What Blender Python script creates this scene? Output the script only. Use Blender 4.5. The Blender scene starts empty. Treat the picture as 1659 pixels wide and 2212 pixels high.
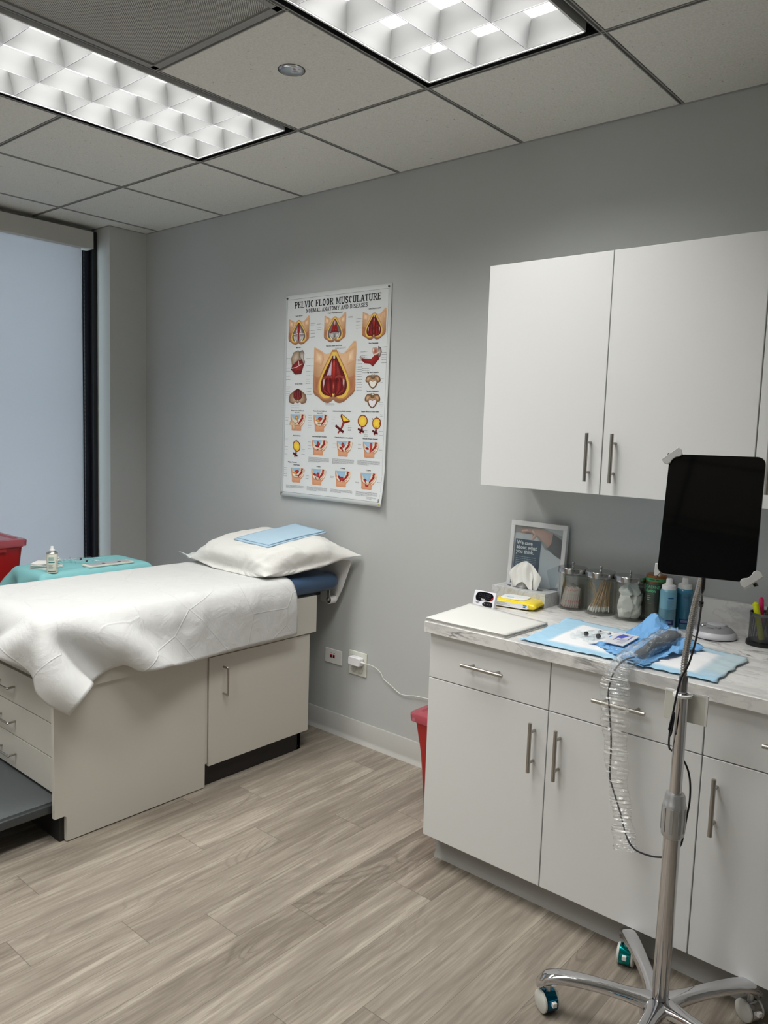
import bpy, math, random
import numpy as np
from mathutils import Vector, Matrix
from math import sin, cos, pi, radians, sqrt
random.seed(7)
scene = bpy.context.scene
COL = scene.collection
H = 2.5913          # ceiling height
G = 0.6096          # ceiling grid module

# ------------------------------------------------------------------ camera
cam_d = bpy.data.cameras.new('camera')
cam = bpy.data.objects.new('camera', cam_d)
COL.objects.link(cam)
_R = Vector((0.75652614, 0.65314921, 0.03262363))
_U = Vector((-0.09317649, 0.05827831, 0.99394254))
_F = Vector((-0.64729154, 0.75498327, -0.10494722))
cam.matrix_world = Matrix(((_R.x, _U.x, -_F.x, 1.6720), (_R.y, _U.y, -_F.y, -2.6909), (_R.z, _U.z, -_F.z, 1.4899), (0, 0, 0, 1)))
cam_d.sensor_fit = 'HORIZONTAL'
cam_d.sensor_width = 36.0
cam_d.lens = 36.0 * 1696.9 / 1659.0
cam_d.clip_start = 0.02
scene.camera = cam

# ------------------------------------------------------------------ light and exposure
LAMP_STRENGTH = 3.0      # fluorescent tubes seen through the louvres
LAMP_POWER = 12.4         # each tube strip as area light (W)
LAMP_SPREAD = 172.0
SKY_COLOR = (0.66, 0.68, 0.74)
SKY_STRENGTH = 5.8
vs = scene.view_settings
vs.view_transform = 'Standard'
vs.look = 'None'
vs.exposure = 0.0
vs.gamma = 1.0
vs.use_curve_mapping = False
world = bpy.data.worlds.new('world')
scene.world = world
world.use_nodes = True
world.node_tree.nodes['Background'].inputs[0].default_value = (*SKY_COLOR, 1)
world.node_tree.nodes['Background'].inputs[1].default_value = SKY_STRENGTH
try:
    scene.cycles.max_bounces = 10
    scene.cycles.transparent_max_bounces = 24
    scene.cycles.diffuse_bounces = 5
    scene.cycles.sample_clamp_indirect = 6.0
except Exception:
    pass

# ------------------------------------------------------------------ materials
def lin(c):
    c = c / 255.0
    return c / 12.92 if c <= 0.04045 else ((c + 0.055) / 1.055) ** 2.4
def rgb(r, g, b):
    return (lin(r), lin(g), lin(b), 1.0)
MATS = {}
def mat(name, col=(200, 200, 200), rough=0.5, metal=0.0, bump=None, spec=None, trans=0.0, emit=None, coat=0.0, sub=0.0, sheen=0.0):
    if name in MATS:
        return MATS[name]
    m = bpy.data.materials.new(name)
    m.use_nodes = True
    nt = m.node_tree
    b = nt.nodes['Principled BSDF']
    b.inputs['Base Color'].default_value = rgb(*col)
    b.inputs['Roughness'].default_value = rough
    b.inputs['Metallic'].default_value = metal
    if spec is not None:
        b.inputs['Specular IOR Level'].default_value = spec
    if trans:
        b.inputs['Transmission Weight'].default_value = trans
    if coat:
        b.inputs['Coat Weight'].default_value = coat
    if emit:
        b.inputs['Emission Color'].default_value = rgb(*emit[0])
        b.inputs['Emission Strength'].default_value = emit[1]
    if bump:
        sc, st, dist = bump
        tc = nt.nodes.new('ShaderNodeTexCoord')
        n = nt.nodes.new('ShaderNodeTexNoise')
        n.inputs['Scale'].default_value = sc
        n.inputs['Detail'].default_value = 4
        bp = nt.nodes.new('ShaderNodeBump')
        bp.inputs['Strength'].default_value = st
        bp.inputs['Distance'].default_value = dist
        nt.links.new(tc.outputs['Object'], n.inputs['Vector'])
        nt.links.new(n.outputs['Fac'], bp.inputs['Height'])
        nt.links.new(bp.outputs['Normal'], b.inputs['Normal'])
    MATS[name] = m
    return m

def N(nt, t, **kw):
    n = nt.nodes.new(t)
    for k, v in kw.items():
        if k in n.inputs.keys():
            n.inputs[k].default_value = v
        else:
            setattr(n, k, v)
    return n
def math_node(nt, op, a, b=None, c=None):
    n = nt.nodes.new('ShaderNodeMath')
    n.operation = op
    for i, v in enumerate((a, b, c)):
        if v is None:
            continue
        if isinstance(v, (int, float)):
            n.inputs[i].default_value = v
        else:
            nt.links.new(v, n.inputs[i])
    return n.outputs[0]
def ramp(nt, fac, stops, interp='LINEAR'):
    n = nt.nodes.new('ShaderNodeValToRGB')
    n.color_ramp.interpolation = interp
    el = n.color_ramp.elements
    while len(el) < len(stops):
        el.new(0.5)
    for e, (p, c) in zip(el, stops):
        e.position = p
        e.color = c if len(c) == 4 else (*c, 1)
    nt.links.new(fac, n.inputs[0])
    return n.outputs[0]
def mixc(nt, fac, a, b, mode='MIX'):
    n = nt.nodes.new('ShaderNodeMix')
    n.data_type = 'RGBA'
    n.blend_type = mode
    for sock, v in ((n.inputs[0], fac), (n.inputs[6], a), (n.inputs[7], b)):
        if isinstance(v, (int, float)):
            sock.default_value = v
        elif isinstance(v, tuple):
            sock.default_value = v
        else:
            nt.links.new(v, sock)
    return n.outputs[2]

def film(name, tint=(245, 250, 250), opacity=0.12, rough=0.12, body=(235, 240, 240), fres=1.45, wrinkle=None):
    """thin clear plastic or glass: light passes straight through, the surface reflects"""
    m = bpy.data.materials.new(name)
    m.use_nodes = True
    nt = m.node_tree
    nt.nodes.clear()
    out = nt.nodes.new('ShaderNodeOutputMaterial')
    tr = N(nt, 'ShaderNodeBsdfTransparent')
    tr.inputs[0].default_value = rgb(*tint)
    gl = N(nt, 'ShaderNodeBsdfGlossy')
    gl.inputs['Roughness'].default_value = rough
    df = N(nt, 'ShaderNodeBsdfDiffuse')
    df.inputs[0].default_value = rgb(*body)
    geo = nt.nodes.new('ShaderNodeNewGeometry')
    dt = nt.nodes.new('ShaderNodeVectorMath'); dt.operation = 'DOT_PRODUCT'
    nt.links.new(geo.outputs['Normal'], dt.inputs[0]); nt.links.new(geo.outputs['Incoming'], dt.inputs[1])
    fc = math_node(nt, 'POWER', math_node(nt, 'SUBTRACT', 1.0, math_node(nt, 'ABSOLUTE', dt.outputs['Value'])), 5.0)
    fr = math_node(nt, 'ADD', 0.035, math_node(nt, 'MULTIPLY', fc, 0.8))
    m1 = nt.nodes.new('ShaderNodeMixShader')
    m2 = nt.nodes.new('ShaderNodeMixShader')
    nt.links.new(tr.outputs[0], m1.inputs[1])
    nt.links.new(df.outputs[0], m1.inputs[2])
    m1.inputs[0].default_value = opacity
    nt.links.new(fr, m2.inputs[0])
    nt.links.new(m1.outputs[0], m2.inputs[1])
    nt.links.new(gl.outputs[0], m2.inputs[2])
    if wrinkle:
        sx, sy, sz, lo, hi, amt = wrinkle
        tc = nt.nodes.new('ShaderNodeTexCoord')
        mp = nt.nodes.new('ShaderNodeMapping')
        mp.inputs['Scale'].default_value = (sx, sy, sz)
        no = N(nt, 'ShaderNodeTexNoise', Scale=1.0, Detail=3.0)
        nt.links.new(tc.outputs['Object'], mp.inputs[0])
        nt.links.new(mp.outputs[0], no.inputs['Vector'])
        f = ramp(nt, no.outputs['Fac'], [(lo, (opacity,) * 3), (hi, (amt,) * 3)])
        nt.links.new(f, m1.inputs[0])
    nt.links.new(m2.outputs[0], out.inputs[0])
    MATS[name] = m
    return m

def printmat(name='printed_ink', rough=0.45):
    m = bpy.data.materials.new(name)
    m.use_nodes = True
    nt = m.node_tree
    a = nt.nodes.new('ShaderNodeAttribute')
    a.attribute_name = 'ink'
    b = nt.nodes['Principled BSDF']
    nt.links.new(a.outputs['Color'], b.inputs['Base Color'])
    b.inputs['Roughness'].default_value = rough
    b.inputs['Specular IOR Level'].default_value = 0.3
    MATS[name] = m
    return m
INK = printmat()

WALL = mat('wall_paint', (190, 193, 192), 0.75, bump=(260, 0.05, 0.002), spec=0.25)
COLUMN = mat('column_paint', (200, 201, 199), 0.75, bump=(260, 0.05, 0.002), spec=0.25)
CAB = mat('cabinet_white', (224, 225, 224), 0.42, spec=0.35)
CABIN = mat('cabinet_inner', (206, 204, 202), 0.6)
SEAM = mat('dark_gap', (40, 40, 44), 0.8)
LAM = mat('greige_laminate', (205, 202, 193), 0.45, spec=0.35, bump=(500, 0.03, 0.001))
KICK = mat('black_kick', (28, 26, 26), 0.55)
NICK = mat('brushed_nickel', (176, 172, 165), 0.33, 1.0)
CHROME = mat('chrome', (215, 215, 218), 0.07, 1.0)
ALU = mat('satin_aluminium', (200, 200, 202), 0.3, 1.0)
WPLAS = mat('white_plastic', (232, 232, 230), 0.4)
BLACKP = mat('black_plastic', (16, 16, 20), 0.35)
RED = mat('red_plastic', (176, 26, 26), 0.35, coat=0.2)
VINYL = mat('blue_vinyl', (52, 78, 108), 0.38, bump=(700, 0.05, 0.0008))
COVE = mat('cove_base', (188, 188, 184), 0.4)
BOARD = mat('table_frame_dark', (62, 66, 68), 0.4)
BLK = mat('matt_black', (8, 8, 10), 0.6)
TILEGRID = mat('grid_grey', (160, 160, 158), 0.5)
PAPERW = mat('paper_white', (220, 220, 216), 0.7, spec=0.2)
INKB = mat('ink_black', (20, 20, 26), 0.5)
TEAL = mat('teal_drape', (136, 196, 200), 0.75, bump=(900, 0.08, 0.001), spec=0.2)
GLASS = film('jar_glass', (246, 247, 246), 0.0, 0.02)
CLEAR = film('clear_plastic', (250, 252, 253), 0.06, 0.08)
WOODST = mat('swab_wood', (206, 176, 132), 0.6)
COTTON = mat('cotton', (240, 240, 236), 0.9)

# ------------------------------------------------------------------ object helpers
def tag(o, label=None, cat=None, group=None, kind=None):
    if label: o['label'] = label
    if cat: o['category'] = cat
    if group: o['group'] = group
    if kind: o['kind'] = kind
    return o
def thing(name, label, cat, loc=(0, 0, 0), rz=0.0, group=None):
    o = bpy.data.objects.new(name, None)
    o.empty_display_size = 0.05
    COL.objects.link(o)
    o.location = loc
    o.rotation_euler = (0, 0, rz)
    return tag(o, label, cat, group)
def base_of(o):
    v = Vector((0, 0, 0))
    while o is not None:
        v += o.location
        o = o.parent
    return v

class MB:
    """collects shapes given in world coordinates and links them as one mesh object"""
    def __init__(s):
        s.v = []; s.f = []; s.mi = []; s.mats = []; s.vc = []; s.cur = 0; s.col = (1, 1, 1, 1)
    def m(s, mt):
        if mt not in s.mats: s.mats.append(mt)
        s.cur = s.mats.index(mt)
        return s
    def ink(s, *c):
        s.col = rgb(*c); return s
    def vert(s, p, c=None):
        s.v.append(tuple(p)); s.vc.append(c or s.col); return len(s.v) - 1
    def face(s, idx):
        s.f.append(tuple(idx)); s.mi.append(s.cur)
    def quad(s, a, b, c, d):
        s.face([s.vert(p) for p in (a, b, c, d)])
    def box(s, x0, x1, y0, y1, z0, z1, M=None):
        if x0 > x1: x0, x1 = x1, x0
        if y0 > y1: y0, y1 = y1, y0
        if z0 > z1: z0, z1 = z1, z0
        P = [(x0, y0, z0), (x1, y0, z0), (x1, y1, z0), (x0, y1, z0), (x0, y0, z1), (x1, y0, z1), (x1, y1, z1), (x0, y1, z1)]
        if M is not None: P = [M @ Vector(p) for p in P]
        i = [s.vert(p) for p in P]
        for q in ((0, 3, 2, 1), (4, 5, 6, 7), (0, 1, 5, 4), (1, 2, 6, 5), (2, 3, 7, 6), (3, 0, 4, 7)):
            s.face([i[k] for k in q])
        return s
    def rbox(s, x0, x1, y0, y1, z0, z1, r, seg=4, M=None, axis='z'):
        """box with rounded outline across one axis"""
        if axis == 'z': a0, a1, b0, b1, c0, c1 = x0, x1, y0, y1, z0, z1
        elif axis == 'y': a0, a1, b0, b1, c0, c1 = x0, x1, z0, z1, y0, y1
        else: a0, a1, b0, b1, c0, c1 = y0, y1, z0, z1, x0, x1
        pts = []
        for cx, cy, st in ((a1 - r, b1 - r, 0), (a0 + r, b1 - r, 90), (a0 + r, b0 + r, 180), (a1 - r, b0 + r, 270)):
            for k in range(seg + 1):
                t = radians(st + 90 * k / seg)
                pts.append((cx + r * cos(t), cy + r * sin(t)))
        s.prism(pts, c0, c1, axis, M)
        return s
    def prism(s, pts, c0, c1, axis='z', M=None):
        def mk(a, b, c):
            p = (a, b, c) if axis == 'z' else ((a, c, b) if axis == 'y' else (c, a, b))
            return M @ Vector(p) if M is not None else p
        lo = [s.vert(mk(a, b, c0)) for a, b in pts]
        hi = [s.vert(mk(a, b, c1)) for a, b in pts]
        n = len(pts)
        for k in range(n):
            s.face((lo[k], lo[(k + 1) % n], hi[(k + 1) % n], hi[k]))
        s.face(lo[::-1]); s.face(hi)
        return s
    def lathe(s, prof, c=(0, 0, 0), seg=32, M=None, cap=True, sx=1.0, sy=1.0):
        rings = []
        for r, z in prof:
            ring = []
            for k in range(seg):
                t = 2 * pi * k / seg
                p = Vector((c[0] + sx * r * cos(t), c[1] + sy * r * sin(t), c[2] + z))
                if M is not None: p = M @ p
                ring.append(s.vert(p))
            rings.append(ring)
        for a, b in zip(rings, rings[1:]):
            for k in range(seg):
                s.face((a[k], a[(k + 1) % seg], b[(k + 1) % seg], b[k]))
        if cap:
            s.face(rings[0][::-1]); s.face(rings[-1])
        return s
    def tube(s, pts, r, seg=10, cap=True, sc=None):
        P = [Vector(p) for p in pts]
        n = len(P)
        rr = r if isinstance(r, (list, tuple)) else [r] * n
        d0 = (P[1] - P[0]).normalized()
        up = Vector((0, 0, 1)) if abs(d0.z) < 0.9 else Vector((1, 0, 0))
        nrm = d0.cross(up).normalized()
        rings = []
        for i, p in enumerate(P):
            if i == 0: d = P[1] - P[0]
            elif i == n - 1: d = P[-1] - P[-2]
            else: d = (P[i + 1] - P[i]).normalized() + (P[i] - P[i - 1]).normalized()
            d.normalize()
            nrm = (nrm - d * nrm.dot(d)).normalized()
            bn = d.cross(nrm)
            a, b = (1, 1) if sc is None else sc
            rings.append([s.vert(p + (nrm * cos(2 * pi * k / seg) * a + bn * sin(2 * pi * k / seg) * b) * rr[i]) for k in range(seg)])
        for a, b in zip(rings, rings[1:]):
            for k in range(seg):
                s.face((a[k], b[k], b[(k + 1) % seg], a[(k + 1) % seg]))
        if cap:
            s.face(rings[0]); s.face(rings[-1][::-1])
        return s
    def grid(s, P, closed_u=False, closed_v=False):
        nu, nv = len(P), len(P[0])
        idx = [[s.vert(P[i][j]) for j in range(nv)] for i in range(nu)]
        for i in range(nu if closed_u else nu - 1):
            for j in range(nv if closed_v else nv - 1):
                s.face((idx[i][j], idx[(i + 1) % nu][j], idx[(i + 1) % nu][(j + 1) % nv], idx[i][(j + 1) % nv]))
        return s
    def fan(s, pts, mapf, cc=None, rc=None, lay=0):
        """flat printed shape: rim colour rc, centre colour cc"""
        cx = sum(p[0] for p in pts) / len(pts); cy = sum(p[1] for p in pts) / len(pts)
        c = s.vert(mapf(cx, cy, lay), rgb(*cc) if cc else None)
        q = [s.vert(mapf(a, b, lay), rgb(*rc) if rc else (rgb(*cc) if cc else None)) for a, b in pts]
        for k in range(len(q)):
            s.face((c, q[k], q[(k + 1) % len(q)]))
        return s
    def stroke(s, pts, w, mapf, col=None, lay=0):
        c = rgb(*col) if col else None
        n = len(pts); L = []; Rr = []
        for i in range(n):
            a = pts[max(i - 1, 0)]; b = pts[min(i + 1, n - 1)]
            dx, dy = b[0] - a[0], b[1] - a[1]
            l = sqrt(dx * dx + dy * dy) or 1
            ww = (w[i] if isinstance(w, (list, tuple)) else w) / 2
            L.append(s.vert(mapf(pts[i][0] - dy / l * ww, pts[i][1] + dx / l * ww, lay), c))
            Rr.append(s.vert(mapf(pts[i][0] + dy / l * ww, pts[i][1] - dx / l * ww, lay), c))
        for i in range(n - 1):
            s.face((L[i], L[i + 1], Rr[i + 1], Rr[i]))
        return s
    def text(s, body, x, y, size, mapf, col=(20, 20, 26), xs=1.0, bold=0.0, align='LEFT', lay=0, down=True):
        V, F = text_mesh(body, bold, align)
        c = rgb(*col)
        sg = -1 if down else 1
        idx = [s.vert(mapf(x + a * size * xs, y + sg * b * size, lay), c) for a, b in V]
        for f in F: s.face([idx[k] for k in f])
        return s
    def build(s, name, mt=None, parent=None, label=None, smooth=35, bevel=0.0, solid=0.0, origin=None, subsurf=0, kind=None):
        me = bpy.data.meshes.new(name)
        o = bpy.data.objects.new(name, me)
        COL.objects.link(o)
        if parent is not None:
            o.parent = parent
            off = base_of(parent)
        elif origin is not None:
            off = Vector(origin); o.location = off
        else:
            off = Vector((0, 0, 0))
        me.from_pydata([(a - off.x, b - off.y, c - off.z) for a, b, c in s.v], [], s.f)
        if not s.mats: s.mats = [mt]
        elif mt is not None and mt not in s.mats: s.mats[0] = mt
        for q in s.mats: me.materials.append(q)
        if len(s.mats) > 1:
            for p, k in zip(me.polygons, s.mi): p.material_index = k
        if INK in s.mats or any('ink' in q.name for q in s.mats if q):
            at = me.color_attributes.new('ink', 'FLOAT_COLOR', 'POINT')
            flat = np.array(s.vc, dtype=np.float32).ravel()
            at.data.foreach_set('color', flat)
        me.update()
        if smooth:
            for p in me.polygons: p.use_smooth = True
            try: me.set_sharp_from_angle(angle=radians(smooth))
            except Exception: pass
        if subsurf:
            md = o.modifiers.new('sub', 'SUBSURF'); md.levels = subsurf; md.render_levels = subsurf; md.boundary_smooth = 'PRESERVE_CORNERS'
        if solid:
            md = o.modifiers.new('solid', 'SOLIDIFY'); md.thickness = solid; md.offset = 0
        if bevel:
            md = o.modifiers.new('bevel', 'BEVEL'); md.width = bevel; md.segments = 2; md.limit_method = 'ANGLE'; md.angle_limit = radians(50)
        if label: o['label'] = label
        if kind: o['kind'] = kind
        return o

_TC = {}
def text_mesh(body, bold=0.0, align='LEFT'):
    key = (body, bold, align)
    if key in _TC: return _TC[key]
    cu = bpy.data.curves.new('t', 'FONT')
    cu.body = body; cu.size = 1.0; cu.offset = bold; cu.align_x = align; cu.resolution_u = 3
    ob = bpy.data.objects.new('t', cu)
    COL.objects.link(ob)
    dg = bpy.context.evaluated_depsgraph_get()
    me = bpy.data.meshes.new_from_object(ob.evaluated_get(dg))
    V = [(v.co.x, v.co.y) for v in me.vertices]
    F = [tuple(p.vertices) for p in me.polygons]
    bpy.data.objects.remove(ob); bpy.data.curves.remove(cu); bpy.data.meshes.remove(me)
    _TC[key] = (V, F)
    return V, F

def struct(o, kind='structure'):
    o['kind'] = 'structure'; return o
def spline(pts, n=8):
    """Catmull-Rom through points"""
    P = [np.array(p, float) for p in pts]
    P = [2 * P[0] - P[1]] + P + [2 * P[-1] - P[-2]]
    out = []
    for i in range(1, len(P) - 2):
        p0, p1, p2, p3 = P[i - 1], P[i], P[i + 1], P[i + 2]
        for k in range(n):
            t = k / n
            out.append(tuple(0.5 * ((2 * p1) + (-p0 + p2) * t + (2 * p0 - 5 * p1 + 4 * p2 - p3) * t * t + (-p0 + 3 * p1 - 3 * p2 + p3) * t ** 3)))
    out.append(tuple(P[-2]))
    return out
def copy_tree(o, parent=None):
    c = o.copy(); COL.objects.link(c); c.parent = parent
    for ch in list(o.children): copy_tree(ch, c)
    return c
# ------------------------------------------------------------------ the room
XL, XR, YF = -2.562, 2.75, -3.75        # left wall plane (column face), right wall, front wall behind the camera
def floor_mat():
    m = bpy.data.materials.new('vinyl_planks'); m.use_nodes = True
    nt = m.node_tree; b = nt.nodes['Principled BSDF']
    tc = nt.nodes.new('ShaderNodeTexCoord')
    sep = nt.nodes.new('ShaderNodeSeparateXYZ'); nt.links.new(tc.outputs['Object'], sep.inputs[0])
    W = 0.1525; L = 0.912
    cx = math_node(nt, 'DIVIDE', math_node(nt, 'ADD', sep.outputs[0], 0.025 + 16 * W), W)
    colf = math_node(nt, 'FLOOR', cx)
    fx = math_node(nt, 'FRACT', cx)
    # joint offset of each column of planks
    known = range(-5, 4)
    rnd = random.Random(3)
    offs = []
    for k in range(-16, 16):
        if k in known:
            y0 = {-5: -1.606, -4: -1.09, -3: -0.862, -2: -1.50, -1: -1.306, 0: -1.094, 1: -0.773, 2: -1.44, 3: -1.263}[k]
            offs.append((y0 / L) % 1.0)
        else:
            offs.append(rnd.random())
    r = nt.nodes.new('ShaderNodeValToRGB'); r.color_ramp.interpolation = 'CONSTANT'
    el = r.color_ramp.elements
    while len(el) < 32: el.new(0.5)
    for i in range(32):
        el[i].position = i / 32.0; el[i].color = (offs[i],) * 3 + (1,)
    nt.links.new(math_node(nt, 'DIVIDE', math_node(nt, 'ADD', colf, 0.5), 32.0), r.inputs[0])
    # undo nothing: colour ramp of greys is linear data
    cy = math_node(nt, 'SUBTRACT', math_node(nt, 'DIVIDE', sep.outputs[1], L), r.outputs[0])
    row = math_node(nt, 'FLOOR', cy); fy = math_node(nt, 'FRACT', cy)
    # id per plank
    comb = nt.nodes.new('ShaderNodeCombineXYZ'); nt.links.new(colf, comb.inputs[0]); nt.links.new(row, comb.inputs[1])
    wn = nt.nodes.new('ShaderNodeTexWhiteNoise'); wn.noise_dimensions = '3D'; nt.links.new(comb.outputs[0], wn.inputs['Vector'])
    # coordinates shifted per plank
    sh = nt.nodes.new('ShaderNodeVectorMath'); sh.operation = 'MULTIPLY_ADD'
    nt.links.new(wn.outputs['Color'], sh.inputs[0]); sh.inputs[1].default_value = (3.0, 9.0, 5.0); nt.links.new(tc.outputs['Object'], sh.inputs[2])
    def noise(scale, det, rough=0.6, dist=0.0, sc=1.0):
        mp = nt.nodes.new('ShaderNodeMapping'); mp.inputs['Scale'].default_value = scale
        nt.links.new(sh.outputs[0], mp.inputs[0])
        n = N(nt, 'ShaderNodeTexNoise', Scale=sc, Detail=det, Roughness=rough, Distortion=dist)
        nt.links.new(mp.outputs[0], n.inputs['Vector'])
        return n.outputs['Fac']
    broad = noise((16, 1.0, 1), 4, 0.6, 0.8)
    fine = noise((110, 5, 1), 6, 0.7, 0.4)
    mid = noise((30, 2.2, 1), 5, 0.65, 0.8)
    # cathedral rings: contour lines of a stretched noise
    ringn = noise((7, 1.3, 1), 2, 0.4, 0.9)
    rings = math_node(nt, 'SINE', math_node(nt, 'MULTIPLY', math_node(nt, 'ADD', ringn, math_node(nt, 'MULTIPLY', fine, 0.05)), 95.0))
    ringmask = ramp(nt, noise((4, 1.0, 1), 2, 0.5), [(0.52, (0, 0, 0)), (0.68, (1, 1, 1))])
    c1 = ramp(nt, broad, [(0.32, rgb(122, 113, 102)), (0.5, rgb(152, 143, 130)), (0.68, rgb(186, 177, 163))])
    c2 = mixc(nt, math_node(nt, 'MULTIPLY', ramp(nt, fine, [(0.38, (1, 1, 1)), (0.60, (0, 0, 0))]), 0.55), c1, rgb(92, 82, 72))
    c3 = mixc(nt, math_node(nt, 'MULTIPLY', ramp(nt, mid, [(0.34, (1, 1, 1)), (0.52, (0, 0, 0))]), 0.62), c2, rgb(94, 84, 74))
    rm = math_node(nt, 'MULTIPLY', math_node(nt, 'MULTIPLY', ramp(nt, rings, [(0.45, (0, 0, 0)), (1.0, (1, 1, 1))]), ringmask), 0.6)
    c4 = mixc(nt, rm, c3, rgb(82, 73, 64))
    tone = mixc(nt, 0.24, c4, ramp(nt, wn.outputs['Value'], [(0.0, rgb(122, 113, 101)), (1.0, rgb(184, 175, 162))]))
    # joints
    ex = math_node(nt, 'MINIMUM', fx, math_node(nt, 'SUBTRACT', 1.0, fx))
    ey = math_node(nt, 'MULTIPLY', math_node(nt, 'MINIMUM', fy, math_node(nt, 'SUBTRACT', 1.0, fy)), L / W)
    e = math_node(nt, 'MINIMUM', math_node(nt, 'MULTIPLY', ex, 1.6), ey)
    jf = math_node(nt, 'MULTIPLY', ramp(nt, e, [(0.004, (1, 1, 1)), (0.010, (0, 0, 0))]), 0.55)
    fin = mixc(nt, jf, tone, rgb(70, 62, 56))
    nt.links.new(fin, b.inputs['Base Color'])
    b.inputs['Roughness'].default_value = 0.5
    b.inputs['Specular IOR Level'].default_value = 0.35
    bp = N(nt, 'ShaderNodeBump', Strength=0.15, Distance=0.001)
    nt.links.new(fine, bp.inputs['Height']); nt.links.new(bp.outputs[0], b.inputs['Normal'])
    return m
def tile_mat():
    m = bpy.data.materials.new('acoustic_tile'); m.use_nodes = True
    nt = m.node_tree; b = nt.nodes['Principled BSDF']
    tc = nt.nodes.new('ShaderNodeTexCoord')
    mp = nt.nodes.new('ShaderNodeMapping'); mp.inputs['Scale'].default_value = (90, 55, 1)
    nt.links.new(tc.outputs['Object'], mp.inputs[0])
    n = N(nt, 'ShaderNodeTexNoise', Scale=1.0, Detail=3.0, Roughness=0.6, Distortion=1.2)
    nt.links.new(mp.outputs[0], n.inputs['Vector'])
    pits = ramp(nt, n.outputs['Fac'], [(0.28, (1, 1, 1)), (0.34, (0, 0, 0))])
    n2 = N(nt, 'ShaderNodeTexNoise', Scale=160.0, Detail=2.0)
    nt.links.new(tc.outputs['Object'], n2.inputs['Vector'])
    base = ramp(nt, n2.outputs['Fac'], [(0.3, rgb(222, 221, 214)), (0.7, rgb(236, 235, 228))])
    nt.links.new(mixc(nt, math_node(nt, 'MULTIPLY', pits, 0.55), base, rgb(110, 108, 104)), b.inputs['Base Color'])
    b.inputs['Roughness'].default_value = 0.9
    b.inputs['Specular IOR Level'].default_value = 0.1
    return m
def marble_mat():
    m = bpy.data.materials.new('marble_laminate'); m.use_nodes = True
    nt = m.node_tree; b = nt.nodes['Principled BSDF']
    tc = nt.nodes.new('ShaderNodeTexCoord')
    def veins(scale, rot, sc, dist, lo, hi, det=5):
        mp = nt.nodes.new('ShaderNodeMapping'); mp.inputs['Scale'].default_value = scale; mp.inputs['Rotation'].default_value = rot
        nt.links.new(tc.outputs['Object'], mp.inputs[0])
        n = N(nt, 'ShaderNodeTexNoise', Scale=sc, Detail=det, Roughness=0.55, Distortion=dist)
        nt.links.new(mp.outputs[0], n.inputs['Vector'])
        a = math_node(nt, 'ABSOLUTE', math_node(nt, 'SUBTRACT', n.outputs['Fac'], 0.5))
        return ramp(nt, a, [(lo, (1, 1, 1)), (hi, (0, 0, 0))]), n.outputs['Fac']
    v1, f1 = veins((1.2, 5.0, 3.6), (0.0, 0.75, 0.12), 3.4, 0.45, 0.0, 0.026)
    v2, f2 = veins((1.2, 6.0, 2.2), (0.0, 0.75, -0.1), 6.5, 0.5, 0.0, 0.03)
    cl = ramp(nt, f1, [(0.35, rgb(196, 196, 196)), (0.50, rgb(232, 231, 228))])
    n3 = N(nt, 'ShaderNodeTexNoise', Scale=5.0, Detail=2.0); nt.links.new(tc.outputs['Object'], n3.inputs['Vector'])
    msk = ramp(nt, n3.outputs['Fac'], [(0.46, (0, 0, 0)), (0.64, (1, 1, 1))])
    c = mixc(nt, math_node(nt, 'MULTIPLY', v2, 0.22), cl, rgb(150, 148, 148))
    c = mixc(nt, math_node(nt, 'MULTIPLY', math_node(nt, 'MULTIPLY', v1, msk), 0.95), c, rgb(92, 90, 94))
    nt.links.new(c, b.inputs['Base Color'])
    b.inputs['Roughness'].default_value = 0.32
    return m
FLOORM, TILEM, MARBLE = floor_mat(), tile_mat(), marble_mat()

o = MB().box(-3.0, XR + 0.1, YF - 0.1, 0.1, -0.08, 0.0).build('floor', FLOORM); struct(o)
o = MB().box(-3.0, XR + 0.1, 0.0, 0.12, -0.08, H + 0.25).build('wall_back', WALL); struct(o)
o = MB().box(XR, XR + 0.12, YF - 0.1, 0.0, -0.08, H + 0.25).build('wall_right', WALL); struct(o)
o = MB().box(-3.0, XR, YF - 0.12, YF, -0.08, H + 0.25).build('wall_front', WALL); struct(o)
# left wall: the pier in the corner, a lintel and the part beyond the window
b_ = MB()
b_.box(-3.0, XL, -0.237, 0.0, 0.0, H + 0.25)
b_.box(-3.0, XL, YF, -3.2, 0.0, H + 0.25)
b_.box(-3.0, -2.75, -3.2, -0.237, H - 0.012, H + 0.25)
b_.box(-3.0, -2.75, -3.2, -0.237, 0.0, 0.10)
o = b_.build('wall_left', COLUMN); struct(o)
# window: dark aluminium mullions with panes, white roller blind on the room side
DARKFR = mat('dark_bronze_frame', (16, 20, 34), 0.4)
PANE = film('window_glass', (225, 235, 235), 0.0, 0.02)
w = MB()
for y in (-3.2, -2.2, -1.25): w.box(-2.86, -2.74, y, y + 0.07, 0.10, H - 0.012)
w.box(-2.86, -2.74, -0.31, -0.237, 0.10, H - 0.012)
w.box(-2.86, -2.74, -3.2, -0.237, 0.10, 0.17); w.box(-2.86, -2.74, -3.2, -0.237, H - 0.07, H - 0.012)
win = w.build('window_1', DARKFR); struct(win)
o = MB().box(-2.81, -2.80, -3.18, -0.25, 0.16, H - 0.06).build('window_pane', PANE, win)
# dark jamb liner between blind and pier
o = MB().box(-2.74, -2.702, -0.262, -0.238, 0.10, H - 0.02).build('window_jamb', mat('jamb_black', (22, 22, 26), 0.5), win)

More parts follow.
